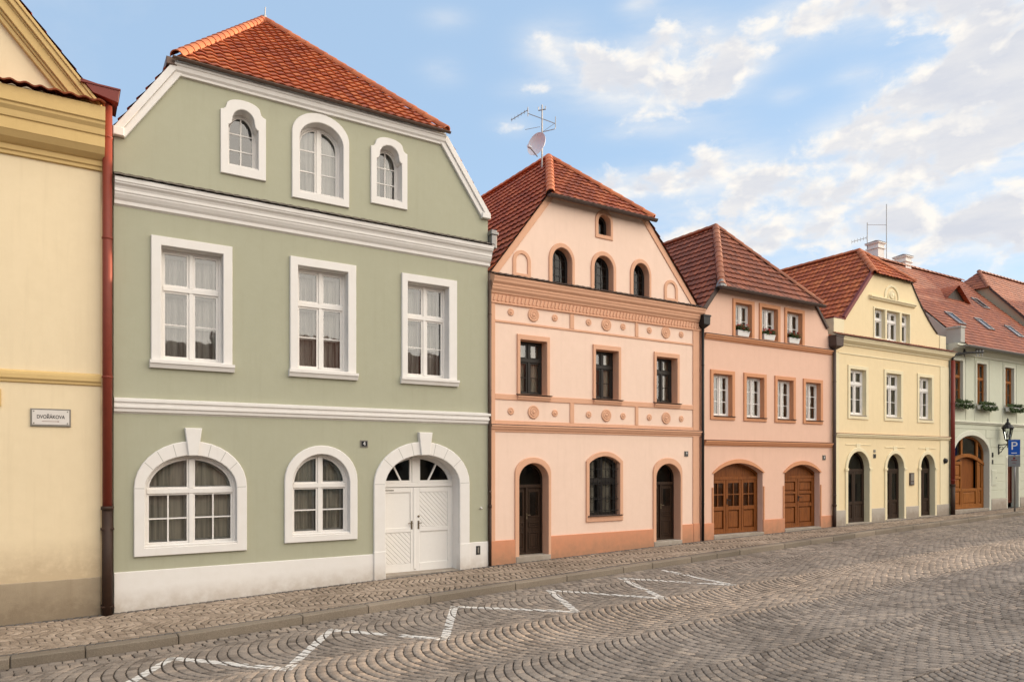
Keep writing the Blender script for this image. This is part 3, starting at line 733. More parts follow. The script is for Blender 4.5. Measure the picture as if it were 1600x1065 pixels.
# pavement: small tan setts between a dark course by the houses and a dark course by the kerb
pq, dq = [], []
def pave_z(x): return ground_z(x) - .012
KW = .21
x = -4.0
while x < 48:
    w = random.uniform(.105, .14); yk = kerb_y(x) + KW
    for yy, ww in ((yk + .01, .11), (-.125, .115)):
        if in_view(x, yy): dq.append([(x + .004, yy + jitter(.004)), (x + w - .006, yy + jitter(.004)), (x + w - .006, yy + ww + jitter(.004)), (x + .004, yy + ww + jitter(.004))])
    x += w
x = -4.0; row = 0
while x < 48:
    w = random.uniform(.10, .125); yk = kerb_y(x) + KW + .125; y = yk + random.uniform(-.05, 0); y = max(y, yk)
    while y < -.16:
        h = random.uniform(.07, .155); y1 = min(y + h, -.135)
        sh = .10 * math.sin(y * 5.3 + x * 1.7) + .05 * math.sin(y * 11 + x * 3.1)
        if y1 - y > .045 and in_view(x, y):
            sh1 = .10 * math.sin(y1 * 5.3 + x * 1.7) + .05 * math.sin(y1 * 11 + x * 3.1)
            pq.append([(x + sh + .005 + jitter(.009), y + .005 + jitter(.009)), (x + w + sh - .005 + jitter(.009), y + .005 + jitter(.009)), (x + w + sh1 - .005 + jitter(.009), y1 - .005 + jitter(.009)), (x + sh1 + .005 + jitter(.009), y1 - .005 + jitter(.009))])
        y = y1
    x += w
stones_object('pavement', pq, pave_z, mPave, h=.03, inset_k=(.9, .74), jit=.003)
stones_object('pavement_border', dq, pave_z, mPaveD, h=.03, jit=.002)
strip_mesh('pavement_bed', mMortar, lambda x: kerb_y(x) + .06, lambda x: .45, lambda x: pave_z(x) - .013, xs_fine)
mb = MB(); x = -5.3
while x < 50:
    ln = random.choice([.95, 1.15, 1.3, 1.6, 2.0]) * random.uniform(.92, 1.08)
    if -5.0 < x < -.4: ln = .9
    pts = []
    x1 = x + ln; dzj = random.uniform(-.005, .005)
    def kp(xx, t, z): return (xx, kerb_y(xx) + t, z)
    za, zb = ground_z(x) - .005 + dzj, ground_z(x1) - .005 + dzj; c = .016; e = .006
    vs = []
    for xx, zz in ((x + e, za), (x + e + .012, za), (x1 - e - .012, zb), (x1 - e, zb)):
        inn_ = 0 if xx in (x + e, x1 - e) else 1; dd = 0 if inn_ else .010
        vs += [kp(xx, dd, zz - .34), kp(xx, dd, zz - c - dd), kp(xx, c + dd, zz - dd), kp(xx, KW - .01 - dd, zz - dd), kp(xx, KW, zz - .34)]
    fs = [(k * 5 + i, (k + 1) * 5 + i, (k + 1) * 5 + i + 1, k * 5 + i + 1) for k in range(3) for i in range(4)] + [(0, 1, 2, 3, 4), (15, 16, 17, 18, 19)]
    mb.add(vs, fs); x = x1
kb = mb.build('kerb', mKerb); kb['kind'] = 'structure'

# ------------------------------------------------------------------ cream house (far left)
H = thing('cream_house', 'cream house at the left edge with ochre cornice, pediment and red downpipe', 'house', (-2.5, 4, 0))
out = [(-5.65, -.5), (.645, -.5), (.645, 9.0), (-2.5, 12.7), (-5.65, 9.0)]
facade(H, out, [], [mOchre])
mb = MB(); mb.box(-5.66, .655, -.03, .3, -.4, .655, .01); mb.build('plinth', mOchreP, H)
mb = MB(); mb.box(.645, .835, .045, .35, -.4, 8.9); mb.build('party_strip', mOchre, H)
mb = MB(); mb.mould(-5.7, .66, [(0, pz(4.26, 0)), (.05, 4.23), (.06, 4.19), (.06, 4.12), (.035, 4.09), (.03, 4.055), (0, 4.04)]); mb.build('string_course', mOchreT, H)
mb = MB(); mb.mould(-5.8, .70, [(0, 9.0), (.42, 8.86), (.42, 8.62), (.39, 8.60), (.385, 8.56), (.34, 8.50), (.33, 8.43), (.325, 8.40), (.30, 8.385), (.30, 8.20), (.285, 8.185), (.22, 8.10), (.13, 8.04), (.085, 8.02), (.08, 7.94), (.05, 7.92), (.045, 7.87), (0, 7.86)]); mb.build('cornice', mOchreT, H)
mb = MB(); tile_plane(mb, [(-5.8, -.47, 8.865), (.70, -.47, 8.865), (.70, .0, 9.02), (-5.8, .0, 9.02)], (1, 0, 0), (0, .95, .31), .21, .28, amp=.035, thick=.02)
mb.build('cornice_tiles', mTileB, H)
mb = MB()
def rake(x0, z0, x1, z1, steps, y=0):
    d = Vector((x1 - x0, z1 - z0)).normalized(); nrm = Vector((d.y, -d.x))
    if nrm.y > 0: nrm = -nrm
    n = len(steps)
    for (o0, o1, p) in steps:
        q = [(x0 + nrm.x * o0, z0 + nrm.y * o0), (x1 + nrm.x * o0, z1 + nrm.y * o0), (x1 + nrm.x * o1, z1 + nrm.y * o1), (x0 + nrm.x * o1, z0 + nrm.y * o1)]
        ar = sum(q[i][0] * q[(i + 1) % 4][1] - q[(i + 1) % 4][0] * q[i][1] for i in range(4))
        mb.prism(q if ar > 0 else q[::-1], y - p, y + .02, .008)
RS = [(0, .05, .30), (.05, .13, .27), (.13, .16, .215), (.16, .29, .20), (.29, .33, .14), (.33, .40, .10)]
rake(.66, 8.93, -2.5, 12.66, RS); rake(-5.66, 8.93, -2.5, 12.66, RS)
mb.build('raking_cornice', mOchreT, H)
mb = MB(); un = MB()
for s in (1, -1):
    xe = -2.5 + s * 3.16; pl = [(xe, -.30, 8.935), (xe, 9, 8.935), (-2.5, 9, 12.675), (-2.5, -.30, 12.675)]
    tile_plane(mb, pl, (0, 1, 0), (-s * 3.16, 0, 3.74), .205, .33, thick=.010, amp=.012); un.quad(*pl)
rf = mb.build('roof', mTileB, H); un.build('underlay', mRed, rf)
mb = MB(); mb.box(-5.7, -.80, -.035, .01, pz(3.63, .03), pz(3.92, .03), .006); mb.build('window_ledge', mOchreT, H)
bx = MB()
lo = [(.52, 9.10), (.90, 9.02), (.925, 9.23), (.34, 9.30)]
bx.prism(lo, -.34, .3, .004); bx.box(.33, .94, -.355, .3, 9.235, 9.262)
dpp = downpipe(H, .745, -.125, -.02, 9.1, .078, mPipe, (8.45, 6.66, 4.2), low=1.83, lowmat=mIron)
bx.build('box_gutter', mRed, H)
cl = MB()
for z in (1.51, .14): cl.box(.64, .85, -.20, .05, z - .014, z + .014)
cl.build('pipe_bracket', mIron, dpp)

S = thing('street_sign', 'white enamel street name plate DVOŘÁKOVA on the cream wall', 'street sign', (-.1, 0, 3.46))
mb = MB(); mb.box(-.395, .195, -.03, .006, pz(3.31, .03), pz(3.615, .03), .004); pb = mb.build('plate', mSignGrey, S)
mb = MB(); mb.box(-.370, .170, -.036, -.029, pz(3.34, .03), pz(3.59, .03), .002); fp = mb.build('face', mSignW, S)
mb = MB()
for x in (-.345, .145):
    for z in (3.365, 3.568): mb.lathe((x, -.034, pz(z, .03)), [(.012, -.004), (.012, .006), (.006, .009)], 10, 'y')
mb.build('screws', mSignGrey, S)
text('DVOŘÁKOVA', .085, (-.10, -.0375, pz(3.472, .03)), mSignB, S, sx=.77, ext=.001, bold=.0011)
mb = MB(); mb.box(-.23, .0, -.0375, -.036, 3.392, 3.398); mb.prism([(.0, 3.384), (.025, 3.395), (.0, 3.406)], -.0375, -.036); mb.build('arrow', mRed, S)

# ------------------------------------------------------------------ sage green house
H = thing('green_house', 'sage green three storey house with white trim and orange tiled half hip', 'house', (4.7, 4, 0))
XL, XR = .85, 8.64; kl, kr, rg = (XL, 8.66), (XR, 8.55), (4.55, 4.6, 14.2); ze = 10.32
def on(k, rg, z): return k[0] + (rg[0] - k[0]) * (z - k[1]) / (rg[2] - k[1])
out = [(XL, -.5), (XR, -.5), (XR, kr[1]), (on(kr, rg, ze), ze), (on(kl, rg, ze), ze), (XL, kl[1])]
A1 = dict(x0=2.80, x1=3.36, z0=8.46, zs=9.20, zt=9.58); A3 = dict(x0=5.84, x1=6.42, z0=8.42, zs=9.23, zt=9.60)
hA1 = loop('sh', 2.80, 3.36, 8.46, 9.20, 9.58, .07); hA2 = loop('e', 4.17, 5.09, 8.22, 9.30, 9.71); hA3 = loop('sh', 5.84, 6.42, 8.42, 9.23, 9.60, .07)
W1 = [(1.62, 2.70), (4.14, 5.19), (6.56, 7.58)]
holes = [(hA1, .22), (hA2, .22), (hA3, .22)] + [(loop('rect', a, b, 4.60, None, 6.70), .20) for a, b in W1]
hG1 = loop('e', 1.35, 2.95, 1.12, 2.19, 2.82); hG2 = loop('e', 4.03, 5.23, 1.19, 2.26, 2.86); hGD = loop('e', 6.03, 7.86, -.3, 2.18, 2.855)
holes += [(hG1, .14), (hG2, .14), (hGD, .34)]
facade(H, out, holes, [mGreen])
for nm, a, kw in (('shouldered', A1, {}), ('shouldered', A3, {})):
    w = window(H, 'e', a['x0'] - .03, a['x1'] + .03, a['z0'] - .02, a['zs'], a['zt'] + .02, .2, mWin, cols=1, bars=2, vbars=1, frame=.06, sash=.035, curtain=('pair' if a is A3 else None), cmat=mCurt, thick=.035)
    h0 = loop('sh', a['x0'], a['x1'], a['z0'], a['zs'], a['zt'], .07)
    c = (a['x0'] + a['x1']) / 2; oo = loop('sh', c - .425, c + .425, 8.275, 9.47, 9.765, .11)
    surround(w, oo, h0, mWhite, .05, .003); reveal(w, h0, .215, mWhite)
    sill(w, a['x0'] - .0, a['x1'] + .0, a['z0'] + .035, mWhite, .04, .012)
w = window(H, 'e', 4.17, 5.09, 8.22, 9.30, 9.71, .2, mWin, cols=2, bars=2, frame=.05, sash=.035, mull=.08, curtain='full', thick=.035)
surround(w, loop('e', 4.02, 5.22, 8.07, 9.42, 9.90), hA2, mWhite, .05, .003); reveal(w, hA2, .215, mWhite); sill(w, 4.17, 5.09, 8.26, mWhite, .04, .015)
for (a, b), (oa, ob_), (zb, zt) in zip(W1, [(1.45, 2.87), (3.98, 5.37), (6.42, 7.79)], [(4.60, 6.89)] * 3):
    w = window(H, 'rect', a, b, 4.60, None, 6.70, .17, mWin, cols=2, transom=5.96, bars=1, frame=.05, sash=.042, mull=.07, double=True, curtain='pair')
    surround(w, loop('rect', oa, ob_, 4.575, None, zt - .02), loop('rect', a, b, 4.60, None, 6.70), mWhite, .06, .003); reveal(w, loop('rect', a, b, 4.60, None, 6.70), .18, mWhite)
    sill(w, oa - .025, ob_ + .035, 4.585, mWhite, .15, .12)
def joints(win, cx, zs, r0, r1, q0, q1, degs, y):
    mb = MB()
    for d in degs:
        c_, s_ = math.cos(R(d)), math.sin(R(d)); a = Vector((cx + r0 * c_, zs + q0 * s_)); b = Vector((cx + r1 * c_, zs + q1 * s_)); n = (b - a).normalized(); n = Vector((-n.y, n.x)) * .006
        mb.prism([tuple(a - n), tuple(b - n), tuple(b + n), tuple(a + n)], y - .0012, y + .01)
    return mb.build('voussoir_joints', mGrey, win)
def keystone(win, cx, z0, z1, w0, w1, p=.11):
    mb = MB(); mb.prism([(cx - w0, z0), (cx + w0, z0), (cx + w1, z1), (cx - w1, z1)], -p, .02, .012); return mb.build('keystone', mWhite, win)
w = window(H, 'e', 1.35, 2.95, 1.12, 2.19, 2.82, .11, mWin, cols=2, transom=2.15, bars=1, top_bars=0, vbars=1, tbar=0, frame=.045, sash=.036, mull=.075, double=True, curtain='full', cmat=mCurtD, glaze=.026)
surround(w, loop('e', 1.17, 3.14, .97, 2.22, 3.09), hG1, mWhite, .06, .003); reveal(w, hG1, .12, mWhite); joints(w, 2.15, 2.2, .81, .97, .64, .87, (1, 34, 52, 70, 110, 128, 146, 179), -.06)
keystone(w, 2.165, pz(2.815, .1), pz(3.34, .1), .085, .15); sill(w, 1.35, 2.95, 1.16, mWhite, .06, .03)
w = window(H, 'e', 4.03, 5.23, 1.19, 2.26, 2.86, .11, mWin, cols=2, transom=2.21, bars=1, top_bars=0, frame=.045, sash=.036, mull=.075, double=True, curtain='pair', cmat=mCurtD, glaze=.026)
surround(w, loop('e', 3.87, 5.40, 1.06, 2.31, 3.04), hG2, mWhite, .06, .003); reveal(w, hG2, .12, mWhite); sill(w, 4.03, 5.23, 1.23, mWhite, .06, .03)
# entrance: white double door under an arched fanlight
D = MB(); y0 = .31; zt_ = 2.17; zb_ = .235
lo = loop('e', 6.03, 7.86, .2, 2.18, 2.855); a, b = inset(lo, .035); D.ring(a, b, y0, y0 + .1, .006)
D.box(6.05, 7.84, y0 - .012, y0 + .09, 2.13, 2.23, .008)
fan = clip_rect(b, 6.06, 7.83, 2.23, 3); pn = MB(); mid = 6.90
D.prism(clip_rect(b, mid - .08, mid + .08, 2.23, 3), y0 - .008, y0 + .08, .008)
for s0, s1 in ((6.0, mid - .08), (mid + .08, 7.9)):
    c_, i_ = inset(dedupe(clip_rect(fan, s0, s1, 2.2, 3), 4e-3), .05); D.ring(c_, i_, y0 + .01, y0 + .07, .005); pn.add([(x, y0 + .05, z) for x, z in i_], [tuple(range(len(i_)))])
    sgn = -1 if s0 < 6.5 else 1; bx_ = mid + sgn * .30
    p0, p1 = Vector((bx_ + sgn * .05, 2.25)), Vector((bx_ + sgn * .36, 2.76)) if False else Vector((bx_ + sgn * .40, 2.75)); 
    p0, p1 = Vector((mid + sgn * .33, 2.25)), Vector((mid + sgn * .62, 2.80)); n_ = Vector((-(p1 - p0).y, (p1 - p0).x)).normalized() * .018
    bar = [tuple(p0 - n_), tuple(p1 - n_), tuple(p1 + n_), tuple(p0 + n_)]
    ar = sum(bar[i][0] * bar[(i + 1) % 4][1] - bar[(i + 1) % 4][0] * bar[i][1] for i in range(4)); bar = bar if ar > 0 else bar[::-1]
    q = clip_convex(bar, dedupe(c_, 1e-3))
    if len(q) > 2: D.prism(q, y0 + .02, y0 + .065)
dr = D.build('door', mDoorW, H); pn.build('pane', mGlassD, dr)
surround(dr, loop('e', 5.77, 8.12, -.3, 2.20, 3.15), hGD, mWhite, .06, .003); reveal(dr, hGD, .335, mWhite); joints(dr, 6.945, 2.2, .93, 1.16, .66, .94, (1, 36, 58, 75, 105, 122, 144, 179), -.06)
keystone(dr, 6.975, pz(2.85, .1), pz(3.365, .1), .105, .165)
for side, (lx0, lx1) in ((-1, (6.055, mid - .012)), (1, (mid + .012, 7.83))):
    lf = MB(); lf.box(lx0, lx1, y0 + .03, y0 + .08, zb_, zt_ - .045)
    st = .10; mz = 1.16
    for q in ((lx0, lx0 + st, zb_, 2.12), (lx1 - st, lx1, zb_, 2.12), (lx0 + st, lx1 - st, zb_, zb_ + .16), (lx0 + st, lx1 - st, 2.01, 2.12), (lx0 + st, lx1 - st, mz - .05, mz + .05)): lf.box(q[0], q[1], y0 + .005, y0 + .031, q[2], q[3], .005)
    dz0, dz1 = (zb_ + .16, mz - .05) if side < 0 else (mz + .05, 2.01)
    k = -3.0
    while k < 3:
        bw = .072; p = [(lx0 + k, dz1 + .2), (lx0 + k + 2.2, dz1 - 2.0), (lx0 + k + 2.2 + bw * 1.3, dz1 - 2.0), (lx0 + k + bw * 1.3, dz1 + .2)]
        ar = sum(p[i][0] * p[(i + 1) % 4][1] - p[(i + 1) % 4][0] * p[i][1] for i in range(4)); p = p if ar > 0 else p[::-1]
        q = clip_rect(p, lx0 + st + .003, lx1 - st - .003, dz0 + .003, dz1 - .003)
        if len(q) > 2 and len(dedupe(q, .006)) > 2: lf.prism(dedupe(q, .006), y0 + .016, y0 + .032, .004)
        k += bw * 1.45
    if side < 0: lf.box(mid - .045, mid + .012, y0 - .012, y0 + .006, zb_ + .03, 2.12, .006)
    lo_ = lf.build('leaf', mDoorW, dr)
    hd = MB(); hx = mid - .085 if side < 0 else mid + .085
    hd.box(hx - .02, hx + .02, y0 - .004, y0 + .006, 1.17, 1.36, .003); hd.tube([(hx, y0, 1.31), (hx, y0 - .05, 1.31), (hx - (.11 if side < 0 else -.06), y0 - .05, 1.31)], .010, 8)
    if side > 0: hd.lathe((hx, y0, 1.46), [(.025, -.004), (.025, .012), (.012, .016)], 12, 'y')
    hd.build('door_handle', mBrass, dr)
mb = MB(); mb.box(6.17, 6.38, y0 + .0, y0 + .006, 2.05, 2.075); mb.build('name_strip', mSignGrey, dr)
mb = MB(); mb.box(6.0, 7.9, -.03, .36, -.3, .218, .01); mb.build('step', mStoneP, H)
# plinth, courses and cornices
mb = MB()
for a, b, zt2 in ((XL + .004, 5.775, .71), (8.115, XR - .004, .82)): mb.box(a, b, -.035, .1, -.4, zt2, .008)
for a, b, zt2 in ((5.765, 6.035, .76), (7.855, 8.125, .81)): mb.box(a, b, -.072, .1, -.4, zt2, .008)
mb.build('plinth', mWhiteP, H)
mb = MB(); z = .02; mb.mould(XL + .005, XR + .03, [(0, 3.86), (.10, 3.835), (.10, 3.785), (.075, 3.775), (.07, 3.735), (.085, 3.725), (.085, 3.68), (.055, 3.665), (.05, 3.61), (.02, 3.595), (0, 3.575)]); mb.build('string_course', mWhite, H)
mb = MB(); mb.mould(XL + .01, XR + .035, [(0, 7.85), (.22, 7.775), (.22, 7.70), (.205, 7.69), (.20, 7.665), (.16, 7.63), (.14, 7.59), (.14, 7.54), (.125, 7.525), (.12, 7.50), (.085, 7.44), (.05, 7.40), (.045, 7.34), (.02, 7.325), (0, 7.31)]); mb.build('cornice', mWhite, H)
mb = MB(); tile_plane(mb, [(XL, -.25, 7.783), (XR + .04, -.25, 7.783), (XR + .04, .0, 7.90), (XL, .0, 7.90)], (1, 0, 0), (0, .9, .42), .17, .25, amp=.010, thick=.005, lift=.003); mb.build('cornice_tiles', mSlate, H)
roof, A, B, T = half_hip(H, kl, kr, rg, ze, .16, mTileA, mRidge, gut=mCopper, gutr=.035)
mb = MB(); x0, x1 = on(kl, rg, ze), on(kr, rg, ze)
mb.mould(x0 - .12, x1 + .12, [(0, 10.20), (.10, 10.17), (.13, 10.13), (.13, 10.08), (.11, 10.07), (.095, 10.0), (.06, 9.965), (.055, 9.925), (0, 9.915)])
for k, xe, s in ((kl, x0, 1), (kr, x1, -1)):
    d = Vector((xe - k[0], ze - k[1])).normalized(); n_ = Vector((d.y * s, -d.x * s))
    for (o0, o1, p) in ((-.02, .10, .10), (.10, .21, .065)):
        q = [(k[0] + n_.x * o0, k[1] + n_.y * o0 ), (xe + n_.x * o0, ze + n_.y * o0), (xe + n_.x * o1, ze + n_.y * o1), (k[0] + n_.x * o1, k[1] + n_.y * o1)]
        q = clip_rect(q, XL - .02, XR + .02, 0, 10.12)
        ar = sum(q[i][0] * q[(i + 1) % len(q)][1] - q[(i + 1) % len(q)][0] * q[i][1] for i in range(len(q))); mb.prism(q if ar > 0 else q[::-1], -p, .02, .008)
mb.box(XL - .015, XL + .16, -.11, .02, 8.55, 8.70, .01); mb.box(XR - .2, XR + .02, -.11, .02, 8.44, 8.56, .01)
mb.build('gable_trim', mWhite, H)
mb = MB(); mb.box(x0 - .26, x0 - .08, -.12, .6, 10.06, 10.20, .01); mb.build('gutter_end', mCopper, H)
mb = MB(); mb.box(8.30, 8.41, -.048, -.03, .53, .73, .004); vb = mb.build('meter_hatch', mBlack, H)
mb = MB(); mb.box(8.335, 8.375, -.053, -.047, .56, .70, .003); mb.build('hatch_latch', mSignGrey, vb)
mb = MB(); mb.tube([(8.44, 0, 1.62), (8.44, -.05, 1.62), (8.44, -.06, 1.60)], .02, 8); mb.build('door_stop', mWhite, H)

def plate(name, label, x0, x1, z0, z1, txt, edge=mSignGrey):
    t = thing(name, label, 'house number', ((x0 + x1) / 2, 0, (z0 + z1) / 2), 'house number plates')
    mb = MB(); mb.box(x0, x1, -.022, .004, z0, z1, .003); mb.build('plate', edge, t)
    mb = MB(); b = (x1 - x0) * .12; mb.box(x0 + b, x1 - b, -.026, -.021, z0 + b, z1 - b, .001); mb.build('face', mSignB, t)
    if txt: text(txt, (z1 - z0) * .78, ((x0 + x1) / 2, -.0275, (z0 + z1) / 2), mWhitePl, t, ext=.0008)
    return t
plate('house_number', 'small black house number plate on the green wall beside the white door arch', 5.475, 5.645, 3.015, 3.165, '4')
t = thing('lightning_rod', 'thin lightning rod on the peak of the green house roof', 'lightning rod', (4.55, 4.5, 14.2))
mb = MB(); mb.tube([(4.55, 4.5, 14.1), (4.57, 4.5, 14.52)], .014, 6); mb.build('rod', mSteel, t)
mb = MB(); mb.lathe((4.55, 4.5, 14.24), [(.05, 0), (.05, .05), (.02, .07)], 10); mb.build('clamp', mSteel, t)

# ------------------------------------------------------------------ peach house
H = thing('peach_house', 'peach house with rosette friezes, terracotta trim and dark arched attic windows', 'house', (12.2, 4, .3))
XL, XR = 8.70, 15.73; kl, kr, rg = (XL, 7.22), (XR, 7.12), (11.9, 2.1, 11.37); ze = 9.50
out = [(XL, -.5), (XR, -.5), (XR, kr[1]), (on(kr, rg, ze), ze), (on(kl, rg, ze), ze), (XL, kl[1])]
hT = loop('e', 11.99, 12.40, 8.67, 9.0, 9.21); hA = [loop('e', a, b, 7.19, 7.78, 8.12) for a, b in ((10.51, 11.12), (11.85, 12.49), (13.20, 13.77))]
PW = [(9.54, 10.33), (11.89, 12.66), (14.04, 14.83)]; PT = (5.685, 5.64, 5.62)
hW = [loop('rect', a, b, 4.36, None, t) for (a, b), t in zip(PW, PT)]
hD = [loop('e', 9.51, 10.38, -.2, 2.28, 2.67), loop('e', 14.03, 14.96, -.2, 2.25, 2.65)]; hG = loop('s', 11.68, 12.71, 1.28, 2.66, 2.85)
facade(H, out, [(hT, .2)] + [(h, .2) for h in hA] + [(h, .22) for h in hW] + [(h, .26) for h in hD] + [(hG, .17)], [mPeach])
w = window(H, 'e', 11.99, 12.40, 8.67, 9.0, 9.21, .16, mBlackF, cols=1, bars=0, frame=.035, sash=.03, curtain=None, gmat=mGlassD); reveal(w, hT, .16, mPeachT)
surround(w, loop('e', 11.89, 12.48, 8.57, 9.04, 9.33), hT, mPeachT, .03, .0)
for h, (a, b), (oa, ob_) in zip(hA, ((10.51, 11.12), (11.85, 12.49), (13.20, 13.77)), ((10.40, 11.21), (11.74, 12.59), (13.09, 13.85))):
    w = window(H, 'e', a, b, 7.19, 7.78, 8.12, .17, mBlackF, cols=1, bars=3, vbars=2, frame=.035, sash=.025, curtain=None, gmat=mGlassD, glaze=.016); reveal(w, h, .17, mPeachT)
    surround(w, loop('e', oa, ob_, 7.17, 7.80, 8.24), h, mPeachT, .035, .0)
for a, b, zt2 in ((9.33, 9.86, 7.87), (14.34, 14.87, 7.82)):
    mb = MB(); mb.ring(loop('e', a, b, 7.20, zt2 - .27, zt2), loop('e', a + .10, b - .10, 7.30, zt2 - .28, zt2 - .09), -.03, .003, .008)
    mb.build('blind_niche', mPeachT, H)
for h, (a, b), t in zip(hW, PW, PT):
    w = window(H, 'rect', a, b, 4.36, None, t, .19, mBlackF, cols=2, transom=5.22, bars=1, frame=.05, sash=.04, mull=.06, curtain='pair', cmat=mCurtD, glaze=.018); reveal(w, h, .19, mPeachT)
    surround(w, loop('rect', a - .085, b + .09, 4.345, None, t + .13), h, mPeachT, .045, .0)
    sill(w, a - .10, b + .13, 4.36, mDarkS, .03, .12); sill(w, a - .08, b + .10, 4.33, mPeachT, .11, .08, 'sill_band')
for i, (h, (a, b), (oa, ob_), zb) in enumerate(zip(hD, ((9.51, 10.38), (14.03, 14.96)), ((9.39, 10.46), (13.92, 15.03)), (.40, .50))):
    D = MB(); y0 = .23; lo = loop('e', a, b, zb, 2.26, 2.66); oa_, oi = inset(lo, .05); D.ring(oa_, oi, y0, y0 + .09, .006)
    D.box(a + .03, b - .03, y0 - .01, y0 + .06, 2.06, 2.14, .006); D.box(a + .05, b - .05, y0 + .04, y0 + .07, zb, 2.07)
    c = (a + b) / 2 - .05; D.box(c - .03, c + .03, y0 - .005, y0 + .045, zb, 2.07, .006)
    for u0, u1 in ((a + .09, c - .07), (c + .07, b - .09)):
        for v0, v1 in ((zb + .12, zb + .55), (zb + .66, zb + .80), (zb + .92, 1.98)):
            q = [(u0, v0), (u1, v0), (u1, v1), (u0, v1)]; oa2, oi2 = inset(q, .035); D.ring(oa2, oi2, y0 + .022, y0 + .042, .006)
            if v1 < 1.5: D.prism(inset(q, .055)[1], y0 + .03, y0 + .042, .008)
    dr = D.build('door', mBrown, H); reveal(dr, h, .24, mPeachT)
    fan = clip_rect(oi, a, b, 2.14, 3); pm = MB(); pm.add([(x, y0 + .05, z) for x, z in fan], [tuple(range(len(fan)))])
    for u0, u1 in ((a + .125, c - .105), (c + .105, b - .125)): pm.quad((u0, y0 + .036, zb + .955), (u1, y0 + .036, zb + .955), (u1, y0 + .036, 1.945), (u0, y0 + .036, 1.945))
    pm.build('pane', mGlassD, dr)
    hm = MB(); hm.box(c - .015, c + .015, y0 - .012, y0 - .004, zb + .88, zb + 1.02); hm.tube([(c, y0 - .008, zb + .98), (c, y0 - .05, zb + .98), (c + .08, y0 - .05, zb + .98)], .010, 8); hm.build('door_handle', mBrass, dr)
    surround(dr, loop('e', oa, ob_, -.3, 2.42, 2.82), h, mPeachT, .04, .0)
    st = MB(); st.box(oa + .02, ob_ - .02, -.06, .3, 0, zb - .004, .01); st.build('step', mStoneP, H)
w = window(H, 's', 11.68, 12.71, 1.28, 2.66, 2.85, .13, mBlackF, cols=2, transom=2.2, bars=1, frame=.05, sash=.04, mull=.06, curtain='pair', cmat=mCurtD, gmat=mGlassD); reveal(w, hG, .14, mPeachT)
surround(w, loop('s', 11.58, 12.82, 1.14, 2.72, 2.98), hG, mPeachT, .045, .0); sill(w, 11.62, 12.78, 1.31, mDarkS, .035, .11)
g = MB()
for k in range(8): x = 11.74 + k * .13; g.tube([(x, .03, 1.30), (x, .03, 2.66 + .17 * (1 - ((x - 12.2) / .52) ** 2))], .009, 6)
for z in (1.42, 1.72, 2.12, 2.52): g.tube([(11.66, .03, z), (12.73, .03, z)], .009, 6)
for z in (1.72, 2.12, 2.40):
    for x in (11.80, 12.06, 12.32, 12.58): g.tube([(x + .065 * math.cos(t * .7), .022, z + .09 * math.sin(t * .7)) for t in range(10)], .006, 5)
g.build('window_grille', mBlack, w)
mb = MB()
for a, b, zt2 in ((XL + .004, 9.40, .82), (10.45, 13.93, .85), (15.02, XR - .004, .92)): mb.box(a, b, -.035, .1, -.3, zt2, .01)
mb.box(15.47, XR - .002, -.05, .1, -.3, .93, .01); mb.build('plinth', mPeachP, H)
mb = MB(); mb.mould(XL + .0, XR + .06, [(0, 7.20), (.22, 7.115), (.22, 7.06), (.205, 7.045), (.19, 6.98), (.14, 6.93), (.14, 6.885), (.125, 6.875), (.115, 6.82), (.07, 6.765), (.06, 6.73), (.03, 6.72), (.03, 6.53), (.05, 6.52), (.05, 6.495), (0, 6.485)]); mb.build('cornice', mPeachT, H)
mb = MB(); tile_plane(mb, [(XL - .02, -.25, 7.118), (XR + .08, -.25, 7.118), (XR + .08, .0, 7.225), (XL - .02, .0, 7.225)], (1, 0, 0), (0, .92, .39), .18, .25, amp=.010, thick=.006, lift=.003); mb.build('cornice_tiles', mDarkS, H)
mb = MB(); x = XL + .06
while x < XR - .12: mb.prism([(x, 6.55), (x + .055, 6.55), (x + .10, 6.70), (x + .045, 6.70)], -.055, -.025, .008); x += .112
mb.build('dentil_band', mPeachT, H)
mb = MB()
mb.box(XL + .005, 8.83, -.028, .01, .80, 6.49, .006); mb.box(15.47, XR - .005, -.028, .01, .90, 6.49, .006)
mb.build('corner_strip', mPeachT, H)
mb = MB(); mb.box(8.83, 15.47, -.022, .01, 6.045, 6.10, .006); mb.box(8.83, 15.47, -.024, .01, 4.20, 4.335, .006); mb.box(8.83, 15.47, -.022, .01, 3.61, 3.70, .006)
for a, b in ((11.06, 11.19), (13.27, 13.38)):
    mb.box(a, b, -.026, .01, 6.10, 6.485, .006); mb.box(a, b, -.026, .01, 3.70, 4.20, .006)
mb.build('frieze_bands', mPeachT, H)
mb = MB(); mb.mould(XL, XR + .04, [(0, 3.63), (.10, 3.585), (.10, 3.55), (.075, 3.535), (.06, 3.49), (.03, 3.465), (.025, 3.43), (0, 3.42)]); mb.mi = 1
mb.box(XL, XR + .045, -.107, .0, 3.592, 3.606); mb.build('string_course', [mPeachT, mDarkS], H)
for xs_, zc in (((9.94, 12.26, 14.41), 6.325), ((9.94, 12.26, 14.42), 3.93)):
    for x in xs_:
        m_ = MB(); m_.lathe((x, 0, zc), [(.165, -.003), (.165, .022), (.14, .03), (.118, .022), (.105, .012), (.10, .026), (.085, .034), (.068, .026), (.055, .012), (.045, .03), (.02, .042), (.004, .044)], 24, 'y'); m_.build('rosette', mPeachT, H, smooth=True)
    for x in (9.28, 10.59, 11.67, 12.84, 13.79, 15.01):
        m_ = MB(); m_.lathe((x, 0, zc), [(.09, -.003), (.09, .016), (.068, .024), (.05, .014), (.042, .012), (.034, .028), (.004, .034)], 16, 'y'); m_.build('rosette', mPeachT, H, smooth=True)
